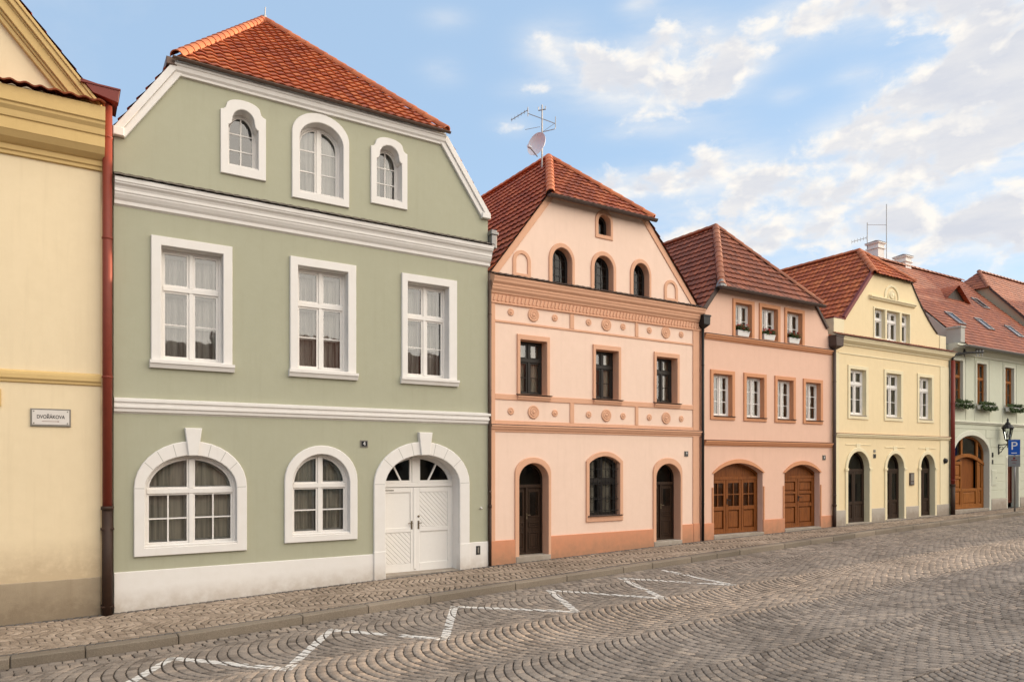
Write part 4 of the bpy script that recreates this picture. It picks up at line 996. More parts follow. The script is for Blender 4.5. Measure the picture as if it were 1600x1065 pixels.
roof, A, B, T = half_hip(H, kl, kr, rg, ze, .20, mTileB, mRidge, gut=mDarkS, gutr=.065)
mb = MB()
for k, xe, s in ((kl, on(kl, rg, ze), 1), (kr, on(kr, rg, ze), -1)):
    d = Vector((xe - k[0], ze - k[1])).normalized(); n_ = Vector((d.y * s, -d.x * s))
    q = [(k[0] + n_.x * .0, k[1] + n_.y * .0), (xe, ze), (xe + n_.x * .17, ze + n_.y * .17), (k[0] + n_.x * .17, k[1] + n_.y * .17)]
    q = clip_rect(q, XL + .01, XR - .01, 7.19, 9.42); ar = sum(q[i][0] * q[(i + 1) % len(q)][1] - q[(i + 1) % len(q)][0] * q[i][1] for i in range(len(q))); mb.prism(q if ar > 0 else q[::-1], -.025, .02, .006)
mb.box(on(kl, rg, ze) + .06, on(kr, rg, ze) - .06, -.02, .02, 9.33, 9.44, .005)
mb.build('gable_trim', mPeachT, H)
downpipe(H, XL - .035, -.06, .05, 7.0, .035, mCopper, (2.0, 4.4, 6.2), low=1.6, lowmat=mIron)
downpipe(H, 15.80, -.09, .42, 6.62, .038, mBlack, (1.5, 3.5, 5.5), head=(15.66, 15.94, 6.56, 6.92, .16))
mb = MB(); mb.box(8.655, 8.80, -.16, .10, 7.75, 8.18, .01); mb.box(8.63, 8.83, -.19, .12, 8.06, 8.13, .01); mb.build('rainwater_head', mZinc, H)
plate('house_number', 'small black house number plate on the peach wall above the right dark door', 15.14, 15.28, 2.86, 3.01, '9')
# roof aerial and dish
t = thing('tv_antenna', 'tall television mast with several aerial arms above the peach roof', 'antenna', (11.6, 2.0, 11.3))
mb = MB(); X0, Y0 = 11.6, 2.02; mb.tube([(X0, Y0, 11.0), (X0, Y0, 12.80)], [.028, .02], 8); mb.build('mast', mSteel, t)
s_, c_ = math.sin(R(32.25)), math.cos(R(32.25))
def lat(d, z, dep=0): return (X0 + d * c_ + dep * s_, Y0 - d * s_ + dep * c_, z)
mb = MB(); mb.tube([lat(-.40, 12.56), lat(.38, 12.27)], .011, 6); mb.tube([lat(-.40, 12.48), lat(-.40, 12.74)], .012, 6)
for k in range(6): p = Vector(lat(-.86 + .09 * k, 12.38 + .055 * k)); mb.tube([p - Vector((.06, .09, 0)), p + Vector((.06, .09, 0))], .006, 5)
mb.tube([lat(-.88, 12.37), lat(-.40, 12.66)], .011, 6); mb.build('yagi_arm', mSteel, t)
mb = MB(); mb.tube([lat(0, 12.03), lat(.36, 12.12), lat(.38, 12.16), lat(.38, 12.47)], .011, 6); mb.tube([lat(0, 12.03), lat(.36, 12.28)], .006, 5); mb.tube([lat(-.48, 12.10), lat(-.06, 12.18)], .007, 5); mb.build('folded_arm', mSteel, t)
mb = MB(); mb.tube([lat(-.10, 12.74), lat(-.10, 12.64), lat(.10, 12.68), lat(.10, 12.76)], .016, 6); mb.build('top_dipole', mSteel, t)
t = thing('satellite_dish', 'round grey satellite dish on the mast above the peach roof', 'satellite dish', (11.6, 1.8, 11.75))
mb = MB(); prof = [(0.001 + .325 * i / 9, .10 * (i / 9) ** 2) for i in range(10)] + [(.331, .102), (.325, .088)] + [(.325 * i / 9, .10 * (i / 9) ** 2 - .012) for i in range(8, -1, -1)]
mb.lathe((0, 0, 0), prof, 28)
dn = Vector(lat(-.66, 11.89, -.72)) - Vector((X0, Y0, 11.75)); dn.normalize()
qt = Vector((0, 0, 1)).rotation_difference(dn); c0 = Vector(lat(-.10, 11.61, -.10)); mb.v = [tuple(c0 + qt @ Vector(v)) for v in mb.v]
mb.build('reflector', mDish, t)
mb = MB(); e0 = c0 + qt @ Vector((0, 0, 0)); rim_ = c0 + Vector((0, 0, -.34)) + dn * .05; lnb = c0 + dn * .42 + Vector((0, 0, -.22)); mb.tube([rim_, lnb], .016, 6); mb.build('feed_arm', mSteel, t)
mb = MB(); mb.tube([lnb - dn * .10, lnb - dn * .04, lnb + dn * .04], [.03, .045, .045], 10); mb.build('receiver', mDish, t)
mb = MB(); mb.tube([(X0, Y0, 11.61), c0 - dn * .01], .03, 8); mb.build('bracket', mSteel, t)

# ------------------------------------------------------------------ salmon house
H = thing('salmon_house', 'salmon house with brown tiled half hip and two wooden garage gates', 'house', (19, 4, .5))
XL, XR = 15.86, 22.07; kl, kr, rg = (XL, 7.15), (21.78, 7.17), (18.75, 2.08, 10.58); ze = 8.10
out = [(XL, -.2), (XR, -.2), (XR, 6.5), (21.78, kr[1]), (on(kr, rg, ze), ze), (on(kl, rg, ze), ze), (XL, kl[1])]
UW = [(17.26, 17.99), (18.46, 19.22), (19.68, 20.44)]; FW = [(16.31, 17.11), (17.76, 18.56), (19.21, 19.99), (20.63, 21.41)]
G = [(16.34, 18.53, 2.37, 2.67, .54), (19.58, 21.40, 2.36, 2.62, .57)]
hU = [loop('rect', a, b, 6.50, None, 7.50) for a, b in UW]; hF = [loop('rect', a, b, 4.06, None, 5.30) for a, b in FW]; hg = [loop('s', a, b, -.1, zs, zt) for a, b, zs, zt, _ in G]
facade(H, out, [(h, .16) for h in hU + hF] + [(h, .22) for h in hg], [mPink])
for h, (a, b) in zip(hU, UW):
    w = window(H, 'rect', a, b, 6.50, None, 7.50, .12, mWin, cols=2, bars=1, frame=.045, sash=.035, mull=.05, curtain='full', cmat=mCurtD); reveal(w, h, .13, mPinkT)
    surround(w, loop('rect', a - .11, b + .13, 6.47, None, 7.62), h, mPinkT, .04, .0)
for h, (a, b) in zip(hF, FW):
    w = window(H, 'rect', a, b, 4.06, None, 5.30, .12, mWin, cols=2, bars=2, frame=.05, sash=.035, mull=.04, curtain='full', cmat=mCurtD); reveal(w, h, .13, mPinkT)
    surround(w, loop('rect', a - .12, b + .125, 3.95, None, 5.42), h, mPinkT, .04, .0); sill(w, a - .0, b + .11, 4.075, mDarkS, .035, .09)
for gi, (h, (a, b, zs, zt, zb)) in enumerate(zip(hg, G)):
    D = MB(); y0 = .19; lo = loop('s', a, b, zb, zs - .01, zt - .005); oa_, oi = inset(lo, .06); D.ring(oa_, oi, y0, y0 + .09, .008)
    fill = inset(lo, .03)[1]; D.add([(x, y0 + .06, z) for x, z in fill], [tuple(range(len(fill)))])
    D.box(a + .04, b - .04, y0 - .01, y0 + .07, 2.16, 2.26, .008)
    nl = 3 if gi == 0 else 2; wd = (b - a - .12) / nl; pn = MB()
    dr_parts = []
    for k in range(nl):
        u0, u1 = a + .06 + k * wd + .008, a + .06 + (k + 1) * wd - .008
        for q in ((u0, u0 + .09, zb, 2.16), (u1 - .09, u1, zb, 2.16), (u0 + .09, u1 - .09, zb, zb + .14), (u0 + .09, u1 - .09, 2.06, 2.16), (u0 + .09, u1 - .09, 1.24, 1.36)): D.box(q[0], q[1], y0 + .004, y0 + .055, q[2], q[3], .006)
        D.prism([(u0 + .12, zb + .17), (u1 - .12, zb + .17), (u1 - .12, 1.21), (u0 + .12, 1.21)], y0 + .025, y0 + .058, .018)
        if gi == 0:
            c = (u0 + u1) / 2; D.box(c - .016, c + .016, y0 + .012, y0 + .05, 1.36, 2.06); D.box(u0 + .09, u1 - .09, y0 + .014, y0 + .048, 1.70, 1.735)
            pn.quad((u0 + .09, y0 + .035, 1.36), (u1 - .09, y0 + .035, 1.36), (u1 - .09, y0 + .035, 2.06), (u0 + .09, y0 + .035, 2.06))
        else:
            D.prism([(u0 + .12, 1.39), (u1 - .12, 1.39), (u1 - .12, 1.62), (u0 + .12, 1.62)], y0 + .025, y0 + .058, .018); D.box(u0 + .09, u1 - .09, y0 + .006, y0 + .055, 1.66, 1.74, .006)
            D.prism([(u0 + .12, 1.78), (u1 - .12, 1.78), (u1 - .12, 2.03), (u0 + .12, 2.03)], y0 + .025, y0 + .058, .018)
    dr = D.build('garage_gate', mOak, H)
    if gi == 0: pn.build('pane', mGlassD, dr)
    hm = MB(); hx = a + .06 + wd * (1 if gi else 1) + .05; hm.box(hx - .02, hx + .02, y0 - .004, y0 + .004, 1.42, 1.6); hm.tube([(hx, y0, 1.55), (hx, y0 - .05, 1.55), (hx + .1, y0 - .05, 1.55)], .011, 8); hm.build('door_handle', mBlack, dr)
    reveal(dr, h, .2, mPink)
    L2 = loop('s', a - .07, b + .07, zs - .02, zs, zt + .12)[2:]; L1 = loop('s', a, b, zs - .02, zs, zt)[2:]
    m_ = MB(); n = len(L1); m_.add([(x, -.04, z) for x, z in L1] + [(x, -.04, z) for x, z in L2] + [(x, .004, z) for x, z in L1] + [(x, .004, z) for x, z in L2],
        [(i, i + 1, n + i + 1, n + i) for i in range(n - 1)] + [(i, i + 1, 2 * n + i + 1, 2 * n + i) for i in range(n - 1)] + [(n + i, n + i + 1, 3 * n + i + 1, 3 * n + i) for i in range(n - 1)] + [(0, n, 3 * n, 2 * n), (n - 1, 2 * n - 1, 4 * n - 1, 3 * n - 1)])
    m_.build('arch_trim', mPinkT, dr)
    m_ = MB(); m_.box(a - .075, a - .02, -.03, .003, .9, 1.95, .008); m_.box(b + .015, b + .07, -.03, .003, .9, 1.95, .008); m_.build('jamb_trim', mPinkT, dr)
    st = MB(); st.box(a - .02, b + .02, -.05, .3, 0, zb - .004, .01); st.build('threshold', mStoneP, H)
mb = MB()
for a, b in ((XL + .004, 16.335), (18.535, 19.575), (21.405, XR - .004)): mb.box(a, b, -.032, .1, -.2, .91, .01)
mb.build('plinth', mPeachP, H)
for z0, nm in ((6.30, 'string_course'), (3.19, 'string_course')):
    mb = MB(); mb.mould(XL + .06, XR - .02, [(0, z0 + .17), (.11, z0 + .135), (.11, z0 + .10), (.085, z0 + .09), (.07, z0 + .04), (.04, z0 + .02), (.035, z0), (0, z0 - .005)]); mb.mi = 1
    mb.box(XL + .06, XR - .02, -.118, .0, z0 + .143, z0 + .162); mb.build(nm, [mPinkT, mDarkS], H)
roof, A, B, T = half_hip(H, kl, kr, rg, ze, .22, mTileC, mRidgeD, gut=mDarkS, gutr=.075)
cp = MB(); cp.lathe((A.x + .04, A.y + .05, A.z + .02), [(.16, -.02), (.14, .06), (.05, .20), (.01, .22)], 10); cp.build('hip_flashing', mZinc, roof)
mb = MB()
for k, xe, s in ((kl, on(kl, rg, ze), 1), (kr, on(kr, rg, ze), -1)):
    d = Vector((xe - k[0], ze - k[1])).normalized(); n_ = Vector((d.y * s, -d.x * s)); wd_ = .10 if s > 0 else .05
    q = [(k[0] - n_.x * .03, k[1] - n_.y * .03), (xe - n_.x * .03, ze - n_.y * .03), (xe + n_.x * wd_, ze + n_.y * wd_), (k[0] + n_.x * wd_, k[1] + n_.y * wd_)]
    ar = sum(q[i][0] * q[(i + 1) % 4][1] - q[(i + 1) % 4][0] * q[i][1] for i in range(4)); mb.prism(q if ar > 0 else q[::-1], -.07, .02, .006)
mb.build('verge_flashing', mDarkS, H)
downpipe(H, 22.06, -.10, .5, 6.55, .055, mDarkS, (1.6, 3.6, 5.4), low=1.2, lowmat=mIron, head=(21.86, 22.28, 6.48, 6.92, .20))
plate('house_number', 'small black house number plate on the salmon wall, right of the second garage gate', 21.54, 21.70, 2.77, 2.93, '4')
def foliage(mb, c, rx, ry, rz, n, leaf=.05, seed=0):
    r = random.Random(seed)
    for _ in range(n):
        a, b_, q = r.uniform(0, 6.283), r.uniform(-1, 1), r.random() ** .5; s_ = math.sqrt(1 - b_ * b_)
        p = Vector((c[0] + rx * q * s_ * math.cos(a), c[1] + ry * q * s_ * math.sin(a), c[2] + rz * q * b_)); u = Vector((r.gauss(0, 1), r.gauss(0, 1), r.gauss(0, 1))).normalized(); v = u.orthogonal().normalized(); l = leaf * r.uniform(.6, 1.3)
        mb.add([p - u * l, p + v * l * .5, p + u * l, p - v * l * .5], [(0, 1, 2, 3)])
def flower_box(i, x0, x1, z, y, label, group, fl, white=True):
    t = thing('flower_box', label, 'flower box', ((x0 + x1) / 2, y, z), group)
    mb = MB(); c = (x0 + x1) / 2
    mb.add([(x0 + .03, y - .07, z), (x1 - .03, y - .07, z), (x1 - .03, y + .07, z), (x0 + .03, y + .07, z), (x0, y - .09, z + .16), (x1, y - .09, z + .16), (x1, y + .09, z + .16), (x0, y + .09, z + .16)], [(0, 3, 2, 1), (0, 1, 5, 4), (1, 2, 6, 5), (2, 3, 7, 6), (3, 0, 4, 7), (4, 5, 6, 7)])
    mb.box(x0 - .008, x1 + .008, y - .098, y + .098, z + .145, z + .165); mb.build('planter', mPot, t)
    f = MB(); hw_ = (x1 - x0) / 2
    for k in range(5): foliage(f, (x0 + (x1 - x0) * (k + .5) / 5, y - .02, z + .22 + random.uniform(-.02, .03)), hw_ * .30, .12, .10, 90, .045, i * 10 + k)
    if not white:
        for k in range(7): foliage(f, (x0 - .06 + (x1 - x0 + .12) * (k + .5) / 7, y - .10, z + .06 + random.uniform(-.03, .03)), hw_ * .22, .08, .12, 70, .045, i * 10 + k + 50)
    f.build('leaves', mLeaf, t)
    f = MB(); r = random.Random(i)
    for k in range(22 if white else 9):
        p = (x0 + (x1 - x0) * r.random(), y - .06 + r.uniform(-.08, .06), z + (.28 if white else .12) + r.uniform(-.06, .08)); foliage(f, p, .035, .035, .03, 9, .026, i * 100 + k)
    f.build('flowers', fl, t); return t
for i, ((a, b), lb) in enumerate(zip(UW, ('white box of red flowers in the left upper window of the salmon house', 'white box of red flowers in the middle upper window of the salmon house', 'white box of red flowers in the right upper window of the salmon house'))):
    flower_box(i + 1, a + .06, a + .60, 6.51, .02, lb, 'flower boxes of the salmon house', mFlower)

# ------------------------------------------------------------------ straw yellow house
H = thing('yellow_house', 'pale yellow house with orange roof, stepped gable and three arched doorways', 'house', (25.8, 4, .6))
XL, XR = 22.16, 29.60; kl, kr, rg = (22.76, 7.61), (28.72, 7.63), (25.6, 1.22, 10.62); ze = 9.46
def curve_r():
    e = on(kr, rg, ze); return [(kr[0] + (e - kr[0]) * t, kr[1] + (ze - kr[1]) * t - .0 - .16 * math.sin(math.pi * t)) for t in (0, .2, .4, .6, .8, 1)]
out = [(XL, 0), (XR, 0), (XR, 7.0), (29.33, 7.0), (29.33, 7.60), (28.9, 7.60)] + curve_r() + [(on(kl, rg, ze), ze), kl, (XL - .05 + .05, 7.58)]
TW = [(24.54, 25.18, 7.13), (25.30, 26.12, 7.10), (26.26, 26.79, 7.10)]; YW = [(23.08, 24.00), (25.26, 26.20), (27.45, 28.32)]
YD = [(22.94, 24.20, 3.07, .60), (25.30, 26.40, 3.0, .63), (27.54, 28.54, 2.99, .66)]
hT = [loop('rect', a, b, z, None, 8.16) for a, b, z in TW]; hY = [loop('rect', a, b, 4.33, None, 5.91) for a, b in YW]; hD = [loop('e', a, b, .1, 2.46, zt) for a, b, zt, _ in YD]
facade(H, out, [(h, .13) for h in hT + hY] + [(h, .22) for h in hD], [mYel])
for h, (a, b, z), cl in zip(hT, TW, (1, 2, 1)):
    w = window(H, 'rect', a, b, z, None, 8.16, .11, mWin, cols=cl, transom=7.80, bars=0, frame=.055, sash=.04, mull=.07, curtain='pair', cmat=mCurtD); reveal(w, h, .11, mYelT)
    surround(w, loop('rect', a - .07, b + .07, z - .05, None, 8.22), h, mYelT, .03, .0)
for h, (a, b) in zip(hY, YW):
    w = window(H, 'rect', a, b, 4.33, None, 5.91, .11, mWin, cols=2, transom=5.42, bars=1, frame=.06, sash=.045, mull=.06, curtain='pair'); reveal(w, h, .11, mYelT)
    surround(w, loop('rect', a - .13, b + .15, 4.19, None, 6.04), h, mYelT, .035, .0); sill(w, a - .02, b + .02, 4.34, mStoneP, .05, .06)
for h, (a, b, zt, zb) in zip(hD, YD):
    D = MB(); y0 = .17; lo = loop('e', a, b, zb, 2.46, zt - .005); oa_, oi = inset(lo, .06); D.ring(oa_, oi, y0, y0 + .09, .006); D.box(a + .04, b - .04, y0 - .01, y0 + .06, 2.36, 2.46, .006)
    c = (a + b) / 2; pn = MB(); fan = clip_rect(oi, a, b, 2.46, 4); pn.add([(x, y0 + .05, z) for x, z in fan], [tuple(range(len(fan)))])
    D.box(c - .03, c + .03, y0 - .005, y0 + .05, zb, 2.37, .006)
    for u0, u1 in ((a + .06, c - .03), (c + .03, b - .06)):
        for q in ((u0, u0 + .07, zb, 2.36), (u1 - .07, u1, zb, 2.36), (u0 + .07, u1 - .07, zb, zb + .14), (u0 + .07, u1 - .07, 2.28, 2.36), (u0 + .07, u1 - .07, 1.22, 1.32)): D.box(q[0], q[1], y0 + .004, y0 + .05, q[2], q[3], .005)
        D.box(u0 + .07, u1 - .07, y0 + .03, y0 + .045, zb + .14, 1.22); D.prism([(u0 + .10, zb + .2), (u1 - .10, zb + .2), (u1 - .10, 1.16), (u0 + .10, 1.16)], y0 + .018, y0 + .035, .01)
        pn.quad((u0 + .07, y0 + .03, 1.32), (u1 - .07, y0 + .03, 1.32), (u1 - .07, y0 + .03, 2.28), (u0 + .07, y0 + .03, 2.28))
    dr = D.build('door', mBrown, H); pn.build('pane', mGlassD, dr); reveal(dr, h, .18, mYelT)
    surround(dr, loop('e', a - .14, b + .13, .2, 2.44, zt + .14), h, mYelT, .04, .0)
    im = MB()
    for u0, u1 in ((a - .17, a + .005), (b - .005, b + .16)): im.box(u0, u1, -.065, .004, 2.40, 2.49, .008)
    im.build('impost', mYelT, dr)
    pa = MB(); c = (a + b) / 2
    for q in ((a - .10, c - .12, zt + .22, zt + .25), (c + .12, b + .10, zt + .22, zt + .25), (c - .12, c + .12, zt + .12, zt + .28)): pa.box(q[0], q[1], -.02, .004, q[2], q[3], .004)
    pa.build('arch_panel', mYelT, dr)
    st = MB(); st.box(a - .12, b + .12, -.06, .3, .3, zb - .004, .01); st.build('step', mStoneP, H)
mb = MB()
for a, b in ((XL + .004, 22.795), (24.335, 25.155), (26.535, 27.395), (28.675, XR - .004)): mb.box(a, b, -.035, .1, .1, 1.06, .01)
mb.build('plinth', mStoneP, H)
mb = MB(); mb.mould(XL - .06, XR + .10, [(0, 7.06), (.22, 6.96), (.22, 6.92), (.20, 6.91), (.18, 6.84), (.12, 6.79), (.05, 6.74), (.04, 6.70), (0, 6.69)]); mb.box(XL + .25, XR - .3, -.022, .004, 6.40, 6.44, .004); mb.build('cornice', mYelT, H)
mb = MB(); tile_plane(mb, [(XL - .08, -.26, 6.966), (XR + .14, -.26, 6.966), (XR + .14, .0, 7.09), (XL - .08, .0, 7.09)], (1, 0, 0), (0, .9, .42), .18, .26, amp=.010, thick=.006, lift=.003); mb.build('cornice_tiles', mTileC, H)
mb = MB(); mb.mould(XL + .05, XR - .0, [(0, 3.70), (.10, 3.665), (.10, 3.63), (.07, 3.615), (.06, 3.57), (0, 3.53)]); mb.mi = 1; mb.box(XL + .05, XR, -.108, 0, 3.672, 3.69); mb.build('string_course', [mYelT, mTileC], H)
mb = MB(); mb.box(28.95, XR - .01, -.02, .004, 1.06, 6.40, .005); mb.box(XL + .01, 22.45, -.02, .004, 1.06, 6.40, .005); mb.build('corner_strip', mYelT, H)
mb = MB(); mb.mould(24.20, 27.12, [(0, 8.60), (.12, 8.565), (.12, 8.53), (.09, 8.52), (.07, 8.47), (0, 8.44)]); mb.build('window_cornice', mYelT, H)
mb = MB(); lo = loop('e', 25.14, 26.12, 8.60, 8.66, 9.13); li = loop('e', 25.24, 26.02, 8.60, 8.66, 9.04); mb.ring(lo, li, -.035, .004, .01); mb.ring(loop('e', 25.38, 25.88, 8.60, 8.66, 8.92), loop('e', 25.43, 25.83, 8.60, 8.66, 8.87), -.03, .004, .008); mb.build('arch_ornament', mYelT, H)
mb = MB(); mb.lathe((25.63, 0, 8.78), [(.16, -.003), (.16, .03), (.13, .045), (.11, .02), (.06, .05), (.01, .055)], 18, 'y'); mb.build('rosette', mYelT, H, smooth=True)
roof, A, B, T = half_hip(H, kl, (28.78, 7.63), rg, ze, .12, mTileA, mRidge, lo_l=22.10, gut=None, side_y=.04)
mb = MB()
xe = on(kl, rg, ze); d = Vector((xe - kl[0], ze - kl[1])).normalized(); n_ = Vector((d.y, -d.x)); q = [(kl[0] - n_.x * .09, kl[1] - n_.y * .09), (xe - n_.x * .09, ze - n_.y * .09), (xe + n_.x * .03, ze + n_.y * .03), (kl[0] + n_.x * .03, kl[1] + n_.y * .03)]
ar = sum(q[i][0] * q[(i + 1) % 4][1] - q[(i + 1) % 4][0] * q[i][1] for i in range(4)); mb.prism(q if ar > 0 else q[::-1], -.05, .06, .005)
mb.box(XL - .04, 22.80, -.04, .28, 7.575, 7.62, .005); mb.build('verge_flashing', mRed, H)
mb = MB(); mb.box(XL - .03, 22.72, -.03, .30, 7.0, 7.57, .01); mb.box(28.90, 29.35, -.03, .25, 7.02, 7.59, .01); mb.build('parapet', mYelT, H)
mb = MB(); pts = curve_r()
for p, q_ in zip(pts[:-1], pts[1:]): mb.box(min(p[0], q_[0]), max(p[0], q_[0]), -.04, .3, max(p[1], q_[1]) - .02, max(p[1], q_[1]) + .015) if False else mb.add([(p[0], -.045, p[1] + .005), (q_[0], -.045, q_[1] + .005), (q_[0], .3, q_[1] + .005), (p[0], .3, p[1] + .005), (p[0], -.045, p[1] + .045), (q_[0], -.045, q_[1] + .045), (q_[0], .3, q_[1] + .045), (p[0], .3, p[1] + .045)], [(0, 1, 2, 3), (4, 5, 6, 7), (0, 1, 5, 4), (2, 3, 7, 6)])
mb.build('gable_coping', mDarkS, H)
downpipe(H, 29.68, -.12, .62, 6.68, .075, mRed, (2.0, 3.4, 5.0), low=1.75, lowmat=mIron)
t = plate('house_number', 'pair of small dark number plates on the yellow wall between its first and second doors', 24.47, 24.62, 2.84, 2.99, '')
mb = MB(); mb.box(24.49, 24.60, -.02, .004, 3.04, 3.14, .003); mb.build('small_plate', mSignGrey, t)
t = thing('notice_board', 'narrow dark notice board on the yellow wall between the second and third doors', 'notice board', (26.93, 0, 2.07))
mb = MB(); mb.box(26.79, 27.07, -.045, .004, 1.84, 2.30, .008); mb.build('case', mDarkS, t)
mb = MB(); mb.box(26.83, 27.03, -.05, -.044, 2.0, 2.26); mb.build('notice', mSignGrey, t)
mb = MB(); mb.box(26.83, 27.03, -.05, -.044, 1.88, 1.96); mb.build('notice', mZinc, t)
t = thing('alarm_bell', 'round dark alarm bell on the yellow wall beside the red downpipe', 'bell', (29.28, 0, 2.75))
mb = MB(); mb.lathe((29.27, 0, 2.75), [(.10, -.003), (.10, .04), (.09, .09), (.05, .12), (.005, .125)], 18, 'y'); mb.build('dome', mBlack, t, smooth=True)
mb = MB(); mb.lathe((29.27, 0, 2.75), [(.115, -.004), (.115, .02), (.10, .025)], 18, 'y'); mb.build('base', mDarkS, t)
t = thing('wire_bracket', 'curved iron bracket with insulators above the red downpipe of the yellow house', 'bracket', (29.7, -.1, 6.85))
mb = MB(); mb.tube([(29.66, -.10, 6.62), (29.67, -.12, 6.80), (29.80, -.18, 6.92), (30.4, -.30, 7.02), (31.35, -.45, 7.10)], .048, 8); mb.build('arm', mBlack, t, smooth=True)
for k, (xx, h_) in enumerate(((30.25, .16), (30.95, .15), (31.12, .15), (31.30, .12))):
    mb = MB(); yy = -.3 - (xx - 30.4) * .158; zz = 7.0 + (xx - 30.4) * .085; mb.lathe((xx, yy, zz), [(.015, -.14), (.015, .03), (.05, .04), (.055, .09), (.03, .11), (.045, .14), (.02, .14 + h_ * .2)], 8); mb.build('insulator', mSteel if k else mBlack, t)

# ------------------------------------------------------------------ mint house (far right)
H = thing('mint_house', 'pale mint house with a long red roof, brown windows and an arched wooden gateway', 'house', (34.8, 4, .7))
XL, XR = 29.84, 39.70
MW = [(29.90, 30.66), (31.80, 32.58), (34.19, 34.98), (36.6, 37.4), (38.5, 39.2)]
hW = [loop('rect', a, b, 5.07, None, 6.74) for a, b in MW]; hg = loop('e', 29.98, 32.80, .2, 3.02, 3.78); hd = loop('s', 34.40, 35.40, .2, 2.86, 2.98)
out = [(XL, 0), (XR, 0), (XR, 7.35), (XL, 7.35)]
facade(H, out, [(h, .12) for h in hW] + [(hg, .22), (hd, .28)], [mMint], depth=9)
for h, (a, b) in zip(hW, MW):
    w = window(H, 'rect', a, b, 5.07, None, 6.74, .09, mOakL, cols=2, transom=6.12, bars=1, frame=.04, sash=.032, mull=.05, curtain='pair', cmat=mCurt); reveal(w, h, .1, mMintT)
    surround(w, loop('rect', a - .10, b + .14, 4.98, None, 6.84), h, mMintT, .03, .0)
    mb = MB()
    lo, li = loop('rect', a - .20, b + .26, 4.36, None, 7.06), loop('rect', a - .18, b + .24, 4.38, None, 7.04); mb.ring(lo, li, -.018, .003, .004); mb.build('panel_moulding', mMintT, w)
for i, ((a, b), lb) in enumerate(zip(MW[:3], ('flower box below the left mint house window, close to the red downpipe', 'flower box below the middle mint house window, above the gateway', 'flower box below the right mint house window, above the wall lantern'))):
    flower_box(i + 11, a - .12, b + .30, 4.86, -.16, lb, 'flower boxes of the mint house', mFlowerW, white=False)
# gateway
D = MB(); y0 = .19; a, b, zb = 29.98, 32.80, .80; lo = loop('e', a, b, zb, 3.02, 3.775); oa_, oi = inset(lo, .09); D.ring(oa_, oi, y0, y0 + .1, .01)
arc = [(a + (b - a) * t, 2.62 + .36 * math.sin(math.pi * min(1, max(0, t)))) for t in [i / 14 for i in range(15)]]
for p, q in zip(arc[:-1], arc[1:]):
    D.prism([(p[0], p[1] - .07), (q[0], q[1] - .07), (q[0], q[1] + .07), (p[0], p[1] + .07)], y0 - .02, y0 + .08)
for xx in (31.0, 32.25): D.prism(clip_rect(oi, xx - .06, xx + .06, 2.9, 3.8), y0 - .005, y0 + .07, .006)
def leafp(D, u0, u1, yy, rows, ztop):
    D.box(u0, u1, yy + .045, yy + .07, zb, ztop)
    D.box(u0, u0 + .10, yy, yy + .045, zb, ztop, .006); D.box(u1 - .10, u1, yy, yy + .045, zb, ztop, .006)
    for r0, r1 in rows: D.box(u0 + .10, u1 - .10, yy + .004, yy + .045, r0, r1, .006)
    for (r0, r1), (s0, s1) in zip(rows[:-1], rows[1:]): D.prism([(u0 + .14, r1 + .05), (u1 - .14, r1 + .05), (u1 - .14, s0 - .05), (u0 + .14, s0 - .05)], yy + .02, yy + .047, .02)
leafp(D, 30.06, 31.02, y0 + .01, [(zb, zb + .18), (1.52, 1.64), (2.02, 2.12), (2.60, 2.72)], 2.74)
leafp(D, 32.28, 32.72, y0 + .01, [(zb, zb + .18), (1.52, 1.64), (2.60, 2.72)], 2.74)
leafp(D, 31.04, 32.26, y0 + .01, [(zb, zb + .18), (1.50, 1.62)], 1.62)
gt = D.build('gate', mOakL, H); reveal(gt, hg, .2, mMintT)
D = MB(); D.box(31.03, 32.27, y0 + .16, y0 + .2, 1.55, 2.95); D.box(31.06, 31.16, y0 + .12, y0 + .16, 1.6, 2.9); D.build('recessed_leaf', mOak, gt)
pn = MB(); pp = clip_rect(oi, a, b, 2.95, 4); pn.add([(x, y0 + .05, z) for x, z in pp], [tuple(range(len(pp)))])
for s0, s1 in ((30.05, 31.0), (32.26, 32.74)): pn.quad((s0, y0 + .055, 2.70), (s1, y0 + .055, 2.70), (s1, y0 + .055, 2.98), (s0, y0 + .055, 2.98))
pn.build('pane', mGlassD, gt)
surround(gt, loop('e', a - .16, b + .16, .2, 3.04, 3.98), hg, mMintT, .035, .0)
st = MB(); st.box(a - .0, b + .0, -.02, .3, .3, zb - .004, .01); st.build('threshold', mStoneP, H)
D = MB(); a, b, zb = 34.40, 35.40, .93; y0 = .24; lo = loop('s', a, b, zb, 2.86, 2.98); oa_, oi = inset(lo, .07); D.ring(oa_, oi, y0, y0 + .09, .006); D.box(a + .04, b - .04, y0 + .04, y0 + .07, zb, 2.9)
for q in ((zb + .1, 1.5), (1.6, 2.2), (2.3, 2.75)):
    for u0, u1 in ((a + .14, a + .48), (a + .54, b - .14)): D.prism([(u0, q[0]), (u1, q[0]), (u1, q[1]), (u0, q[1])], y0 + .02, y0 + .05, .02)
dr = D.build('door', wood('red brown wood', (.12, .035, .018), (.06, .02, .012)), H); reveal(dr, hd, .25, mMintT)
surround(dr, loop('s', a - .12, b + .12, .2, 2.90, 3.10), hd, mMintT, .03, .0)
